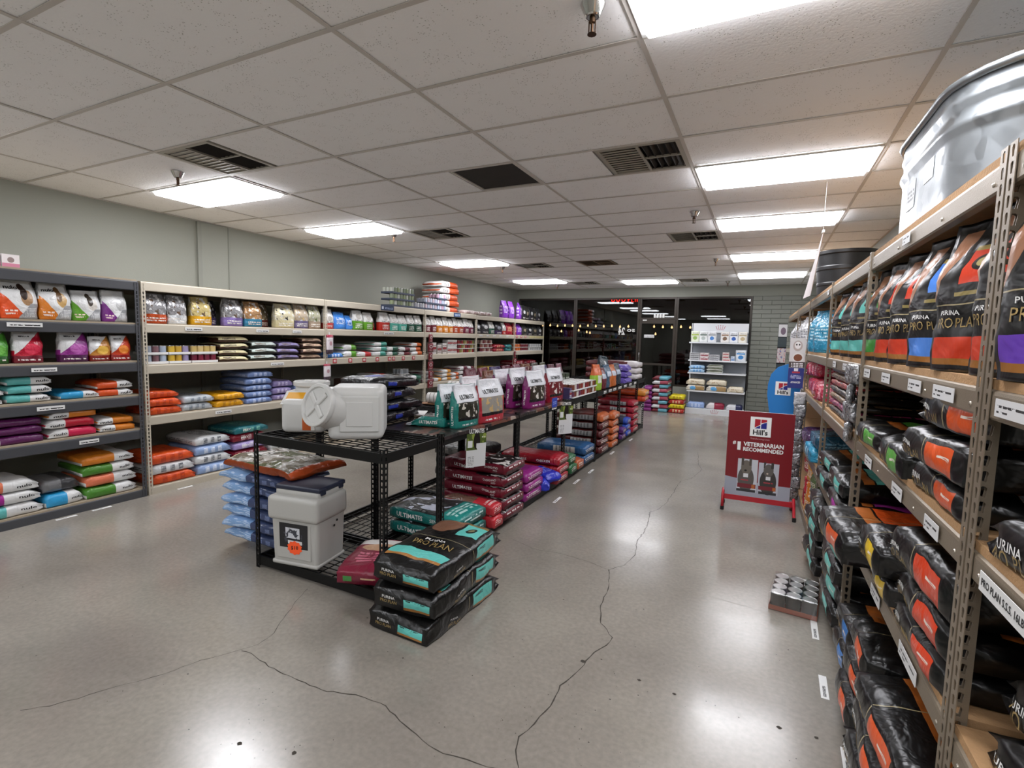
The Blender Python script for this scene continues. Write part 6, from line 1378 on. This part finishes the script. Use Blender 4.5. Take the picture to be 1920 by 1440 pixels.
def hills(parent, x, y, zc, w_, ay=(0, 0, 1)):
    """white square, red and blue quarters cut by a swoosh, lettering below"""
    s = w_/.105
    P_ = lambda a, b, o=0.0: (x+a*s, y-.0010-o, zc+b*s)
    def pl(pts, m, o, nm): MB().add([P_(a, b, o) for a, b in pts], [tuple(range(len(pts)))]).obj(nm, m, parent)
    pl([(-.0525, -.055), (.0525, -.055), (.0525, .055), (-.0525, .055)], M_INK, 0, 'logo_ground')
    pl([(-.030, -.006), (-.002, .012), (-.002, .042), (-.030, .042)], mat('logo_red', '#b01a2c', .4), .0006, 'logo_red')
    pl([(.002, .020), (.030, .030), (.030, .042), (.002, .042)], mat('logo_red', '#b01a2c', .4), .0006, 'logo_red')
    pl([(-.030, -.010), (-.012, .002), (-.002, .008), (-.002, -.010)], mat('logo_blue', '#1d2180', .4), .0006, 'logo_blue')
    pl([(.002, -.010), (.030, -.010), (.030, .026), (.016, .022), (.002, .014)], mat('logo_blue', '#1d2180', .4), .0006, 'logo_blue')
    letters(parent, "Hill's", M_INKB, .074*s, .030*s, lambda a, b: Vector(P_(a/s, b/s-.031, .0008)), bold=.03)
hills(sg, .0, -.0135, .845, .185)
pz = lambda x, z_: plane_place((x, -.0150, z_), (1, 0, 0), (0, 0, 1))
M_PALE = mat('ink_rose', '#d9a9ac', .5)
letters(sg, 'Transforming Lives', M_PALE, .17, .018, pz(.0, .722), bold=.0)
letters(sg, '#', M_INK, .030, .036, pz(-.225, .668), bold=.03); letters(sg, '1', M_INK, .030, .085, pz(-.182, .640), bold=.06)
letters(sg, 'VETERINARIAN', M_INK, .355, .042, pz(.035, .665), bold=.035); letters(sg, 'RECOMMENDED', M_INK, .355, .040, pz(.035, .613), bold=.035)
# ---- blue standee
bs = empty('display_standee', (.215, 6.45, 0)); bs.scale = (1.06, 1, 1.0); tag(bs, 'bright blue rounded standee with a white logo square', 'standee')
ol = [(-.10, .02), (.165, .02), (.165, 1.34), (.155, 1.39), (.11, 1.435), (.03, 1.44), (-.06, 1.40), (-.12, 1.32), (-.145, 1.20), (-.145, 1.08), (-.125, .95), (-.10, .80)]
MB().prism(ol, 'y', -.012, .012).obj('board', mat('standee_blue', '#1f7ac4', .45), bs)
MB().box(-.1, .165, -.15, .15, 0, .02).obj('base', mat('standee_blue', '#1f7ac4', .45), bs)
hills(bs, .0, -.0135, 1.165, .145)
# ---- blade cards on the rack end
bl = empty('blade_sign', (.315, 6.15, 1.20)); tag(bl, 'hanging card with white dog above a navy panel', 'sign')
labelcard(bl, PM('blade_print', '#d9d4d2', .45, 0).ell(.5, .74, .3, .18, '#b9a9a2').ell(.5, .76, .2, .12, '#efe9e6').ell(.42, .78, .05, .03, '#2a2522').ell(.6, .78, .05, .03, '#2a2522').ell(.55, .34, .36, .17, '#e4e0dc').ell(.55, .34, .27, .12, '#7d4526').rect(0, 1, 0, .2, '#4a3f3c').fine(.15, .9, .02, .18, '#f2f2f2', 3, 10).done(), (.0, -.002, .37), (1, 0, 0), (0, 0, 1), .145, .31, 'upper_card')
nv = labelcard(bl, PM('blade_navy', '#25307d', .45, 0).rect(.36, .62, .84, .98, '#e4e4e8').rect(.25, .75, .74, .82, '#b03040').fine(.15, .85, .48, .68, '#b9c0e0', 3, 14).done(), (.0, -.002, .105), (1, 0, 0), (0, 0, 1), .145, .215, 'lower_card')
letters(nv, 'ADVANCED', M_INK, .09, .020, plane_place((0, -.0045, .06), (1, 0, 0), (0, 0, 1)), bold=.03)
MB().box(-.0725, .0725, -.001, .003, 0, .525).obj('backing', M_PAPERW, bl); MB().box(.0725, .095, -.001, .003, .28, .34).obj('bracket', M_RIVET, bl)
bl2 = empty('blade_sign', (.215, 8.0, 1.60)); tag(bl2, 'stack of small posters on the rack end by the pier', 'sign')
for k, (z0, z1, c) in enumerate(((.16, .33, PM('poster_a', '#cfcfd0', .5, 0).ell(.55, .45, .3, .3, '#6d5a6a').done()), (.02, .15, mat('poster_dark', '#2d3a3e', .5)), (-.2, .0, PM('poster_b', '#c2b9b9', .5, 0).blot(0, 1, 0, 1, '#b2604a', 4, .55).blot(0, 1, 0, 1, '#5a7fb0', 4, .6).done()), (-.36, -.22, mat('poster_dark', '#2d3a3e', .5)))):
    labelcard(bl2, c, (0, -.002, (z0+z1)/2), (1, 0, 0), (0, 0, 1), .105, z1-z0, 'poster')
MB().box(-.055, .055, -.001, .004, -.38, .34).obj('backing', M_BLACK, bl2); MB().box(.055, .17, -.001, .004, -.05, .0).obj('bracket', M_RIVET, bl2)
# silver pouches down the end of the fourth bay
cs = empty('clip_strip', (.355, 5.95, 1.17)); tag(cs, 'long strip of silver pouches hanging beside the blue standee', 'clip strip', 'hanging clip strips')
MB().box(-.001, .001, -.012, .012, -1.1, .03).obj('strip', mat('clear_strip', '#cfcfcf', .3), cs)
for k in range(9):
    b_ = Bag(.11, .05, .13, 'pillow', 400+k, .008, 6, 2, 6); link('pouch', b_.mesh(SIL if k else SV, 'pouch'), cs, (.01*math.sin(k*2), 0, -.125*(k+1)), (0, 0, .3*(-1)**k))
for k, (y, z0, c) in enumerate(((5.62, .42, '#a3202c'), (5.60, .24, '#b02430'), (5.35, .40, '#c98a2c'), (5.38, .24, '#cf7a2c'), (5.05, .36, '#4f6a3a'), (5.02, .22, '#3f5a34'), (5.40, .10, '#d08a24'), (5.7, .10, '#9a1c28'))):
    bag('%s small bright pouch hanging low in the fourth bronze bay' % nm8[k], plain('small_pouch_%d' % k, c, '#eadfcf', .25, .7), .2, .08, .17, 'pillow', RP(y, .06, z0), -PI/2+.2*(-1)**k, group='small bright pouches', name='treat_pouch')

# ================================================================== white display shelf by the window
ds = empty('display_shelf', (-.955, 12.93, 0)); tag(ds, 'white metal gondola display shelf with red crown emblem', 'shelving')
M_WHS = mat('display_white', '#dfe1e4', .4); M_DGREY = mat('display_grey', '#8f949b', .5)
MB().box(-.62, .62, -.03, 0, .02, 2.10).obj('back_panel', M_DGREY, ds)
MB().box(-.61, .61, -.06, -.03, 1.88, 2.10).obj('header', M_WHS, ds)
for x in (-.625, .61): MB().box(x, x+.03, -.06, .0, 0, 2.1).obj('upright', M_BLACK if x > 0 else M_WHS, ds)
MB().box(-.62, .62, -.53, -.03, 0, .125).obj('base_deck', M_WHS, ds)
DZ = [.535, .955, 1.245, 1.66]
for zz in DZ: MB().box(-.62, .62, -.43, -.03, zz-.03, zz).obj('shelf', M_WHS, ds)
M_CRN = mat('crown_red', '#b02a3a', .45)
def crown(par, cx, y, cz, s):
    mb = MB()
    for k in range(5):
        x = (k-2)*.032*s; hh = (.04, .052, .058, .052, .04)[k]*s
        for t in (0, .5, 1): mb.lathe([(.0075*s, 0), (0, .002)], 8, (cx+x*(1+.25*t), cz+hh*t, 0))
    for k in range(7): mb.lathe([(.006*s, 0), (0, .002)], 8, (cx+(k-3)*.019*s, cz-.018*s, 0))
    mb.v = [(a, y-c, b) for a, b, c in mb.v]; mb.obj('crown_emblem', M_CRN, par)
crown(ds, .01, -.0615, 1.98, 1.25); crown(ds, .02, -.5315, .055, 1.0)
def rc(nm, base, acc, pic): return PM(nm, base, .4, .2).rect(.08, .92, .62, .74, acc).ell(.5, .36, .26, .18, pic).fine(.2, .8, .8, .9, '#6d6d70', 1, 14).done()
RC = [rc('cat_lime', '#d9ddc9', '#9fb84a', '#8fae5a'), rc('cat_grey', '#dcdedd', '#5f7268', '#a9b2ae'), rc('cat_steel', '#dcdde0', '#8d8f93', '#4a7fc0'), rc('cat_brown', '#dedad6', '#8d6a52', '#7d6450'), rc('cat_navy', '#dcdee2', '#6d6f74', '#2c5aa8'), rc('cat_sand', '#dfdbd2', '#a99a7a', '#b5a27d')]
DXC, DYC = -.955, 12.93
nmc = ['lime', 'grey', 'steel blue', 'brown', 'navy', 'sand']
for k in range(6):
    x = DXC-.60+.185*k+(.09 if k > 2 else 0)
    bag('white pouch with %s picture on the display shelf top row' % nmc[k], RC[k], .175, .08, .245, 'block', (x+.09, DYC-.30, DZ[3]+.001), 0, group='pouches on the white display')
def dcar(label, x0, x1, z0, h, col, ink='#8d3a44'):
    if col not in boxm: boxm[col] = PM('carton_'+col.strip('#'), col, .5, 0).fine(0, 1, .15, .85, ink, 4, 14).rect(.1, .9, .1, .4, ink).done()
    card('food_carton', label, 'carton', x0, x1, DYC-.40, DYC-.28, z0, z0+h, boxm[col], 'cartons on the white display', '-y')
for k in range(4): dcar('%s tray of tins at the display shelf second row start' % LV[4][k].strip(), DXC-.60, DXC-.38, DZ[2]+.042*k, .038, '#cfd0d2', '#3a3a3e')
for k in range(2): dcar('%s pink white carton on the display shelf second row' % LV[2][k].strip(), DXC-.37, DXC-.18, DZ[2]+.085*k, .083, '#dcd6d6')
for k in range(3): dcar('%s tray of flat tins in the display shelf middle' % LV[3][k].strip(), DXC-.17, DXC+.05, DZ[2]+.045*k, .04, '#cbccd0', '#3c3c40')
for k in range(3): dcar('%s rose carton stacked on the display shelf' % LV[3][k].strip(), DXC+.11, DXC+.25+(.03 if k == 0 else 0), DZ[2]+.065*k, .062, '#d8d2ce', '#a8484c')
dcar('small blue white carton beside the tall white bag', DXC+.29, DXC+.37, DZ[2], .11, '#c9d3e0', '#5a7fb0')
bag('white and blue bag standing at the display shelf second row end', rc('cat_bag_blue', '#d9dde2', '#3c8ac8', '#2f7ab8'), .21, .1, .25, 'block', (DXC+.49, DYC-.30, DZ[2]), 0, group='pouches on the white display')
def dflat(label, xc, w_, z0, th, m): bag(label, m, .30, th, w_-.02, 'pinch', (xc, DYC-.27, z0+.001), -PI/2+PI, True, group='flat bags on the white display')
PB = plain('display_blue', '#9fc0dc', '#3f8ad0', .35, .3); PGn = PM('display_olive', '#d9dcd6', .4, .3).rect(3.5, 4, 0, 1, '#4a4f38').rect(1, 1.5, 0, 1, '#4a4f38').done()
for k in range(2): dflat('%s pale blue flat bag on the display shelf third row' % LV[2][k].strip(), DXC-.43, .36, DZ[1]+.085*k, .095, PB)
for k in range(3): dflat('%s olive white flat bag on the display shelf third row' % LV[3][k].strip(), DXC-.04, .36, DZ[1]+.065*k, .07, PGn)
TN = PM('display_tan', '#d9cfb9', .4, .5).blot(0, 4, 0, 1, '#a08458', 4, .6).done(); TB = PM('display_tan_blue', '#d6d2c8', .4, .4).rect(3, 4, 0, .5, '#a98a5c').rect(1, 2, 0, .5, '#a98a5c').ell(3.5, .62, .4, .16, '#5aa0d4').ell(1.5, .62, .4, .16, '#5aa0d4').done()
for k in range(2):
    dflat('%s tan bag at the start of the display shelf fourth row' % LV[2][k].strip(), DXC-.44, .42, DZ[0]+.135*k, .145, (TB, TN)[k]); dflat('%s tan bag in the middle of the display shelf fourth row' % LV[2][k].strip(), DXC+.02, .44, DZ[0]+.135*k, .145, (TB, TN)[k])
dflat('single tan bag at the end of the display shelf fourth row', DXC+.42, .36, DZ[0], .14, TN)
dflat('pale blue large bag on the display shelf base', DXC-.42, .42, .127, .15, plain('display_blue_b', '#8fa8d6', '#c9d6ee', .35, .4)); dflat('crimson and white large bag on the display shelf base', DXC+.02, .40, .127, .15, two('display_crim', '#8d1c38', '#dcd6d6', .55, None)); dflat('navy and white large bag on the display shelf base', DXC+.42, .36, .127, .14, two('display_navy', '#252a52', '#d6d8dc', .4, None))
# floor stacks beside it
def fstack(xc, yc, w_, ln, items, label, th, texts=()):
    zz = .002
    for i, (m, nm) in enumerate(items):
        o = bag('%s %s' % (nm, label), m, ln, th, w_-.02, 'pinch', (xc, yc, zz), PI/2+.03*math.sin(i*2.3), True, group='sacks on the floor by the window'); zz += top(o)
mgs = two('mag_floor', '#7a2470', '#c9c2c8', .7); tqs = two('teal_red_floor', '#5f9fb0', '#6a1c28', .55, None); tqr = two('red_teal_floor', '#a8485a', '#d6d8da', .5, None)
yl = plain('yellow_floor', '#dccb1c', '#a88a10', .3, .3); rdf = plain('red_floor', '#b4241c', '#e8c9a0', .3, .3)
n9 = ['bottom', 'second lowest', 'third lowest', 'fourth lowest', 'middle', 'fourth highest', 'third highest', 'second highest', 'top']
fstack(-2.43, 12.42, .26, .5, [(mgs, LV[6][k].strip()) for k in range(6)], 'magenta sack stacked on the floor by the door', .105)
fstack(-2.13, 12.42, .38, .5, [((tqs, tqr)[k % 2], n9[k]) for k in range(9)], 'teal and red sack stacked on the floor by the display', .098)
fstack(-1.76, 12.44, .36, .45, [((rdf, yl)[k % 2], LV[4][k].strip()) for k in range(4)], 'red or yellow sack beside the white display', .115)
# ---- wrapped tray of cans on the floor
ct = can_tray('shrink wrapped pack of dark cans left on the floor', (.255, 3.47, .002), RROT*0-.12, 3, 4, 1, ['#3a3634', '#2c2826'], .042, .105, .03, None, mat('tray_rust', '#8d4a34', .6))
def film():
    m = bpy.data.materials.new('shrink_film'); m.use_nodes = True; nt = m.node_tree; nt.nodes.clear(); o = nt.nodes.new('ShaderNodeOutputMaterial'); mx = nt.nodes.new('ShaderNodeMixShader'); t = nt.nodes.new('ShaderNodeBsdfTransparent'); g = nt.nodes.new('ShaderNodeBsdfGlossy'); g.inputs['Roughness'].default_value = .12
    mx.inputs[0].default_value = .14; nt.links.new(t.outputs[0], mx.inputs[1]); nt.links.new(g.outputs[0], mx.inputs[2]); nt.links.new(mx.outputs[0], o.inputs[0]); return m
bm = rbox(.275, .365, .115, .012, 2); fo = bmobj('shrink_film', bm, film(), ct, (0, .17, .0585))
# ---- floor labels
def flab(label, x, y, w_, ln, rz, grp='white labels on the floor'):
    c = card('floor_label', label, 'label', -w_/2, w_/2, -ln/2, ln/2, 0, .0012, M_FLAB, grp, '+z'); c.location = (x, y, .0002); c.rotation_euler = (0, 0, rz)
M_FLAB = PM('floor_label', '#e6e6e4', .5, 0).fine(.3, .7, .08, .92, '#3a3a3a', 1, 40).done()
for k, (x, y, ln) in enumerate(((.40, 2.31, .16), (.362, 2.79, .19), (.366, 3.35, .22), (.352, 4.0, .11))): flab('white label strip on the floor before the bronze racks, %s from the frame corner' % LW[k], x, y, .034, ln, -.02)
for k, (x, y) in enumerate(((-1.82, 4.83), (-1.87, 5.58), (-1.865, 6.12), (-1.915, 7.3), (-1.91, 8.45), (-1.86, 3.35))): flab('white label strip on the floor along the wire shelves, %s' % (LW+['nearest, by the black sacks'])[k], x, y, .03, .21, .03)
for k, (x, y) in enumerate(((-5.36, 2.17), (-5.37, 2.44), (-5.38, 3.2))): flab('white label strip on the floor before the wall racks, %s' % LW[k], x, y, .03, .15, 0)
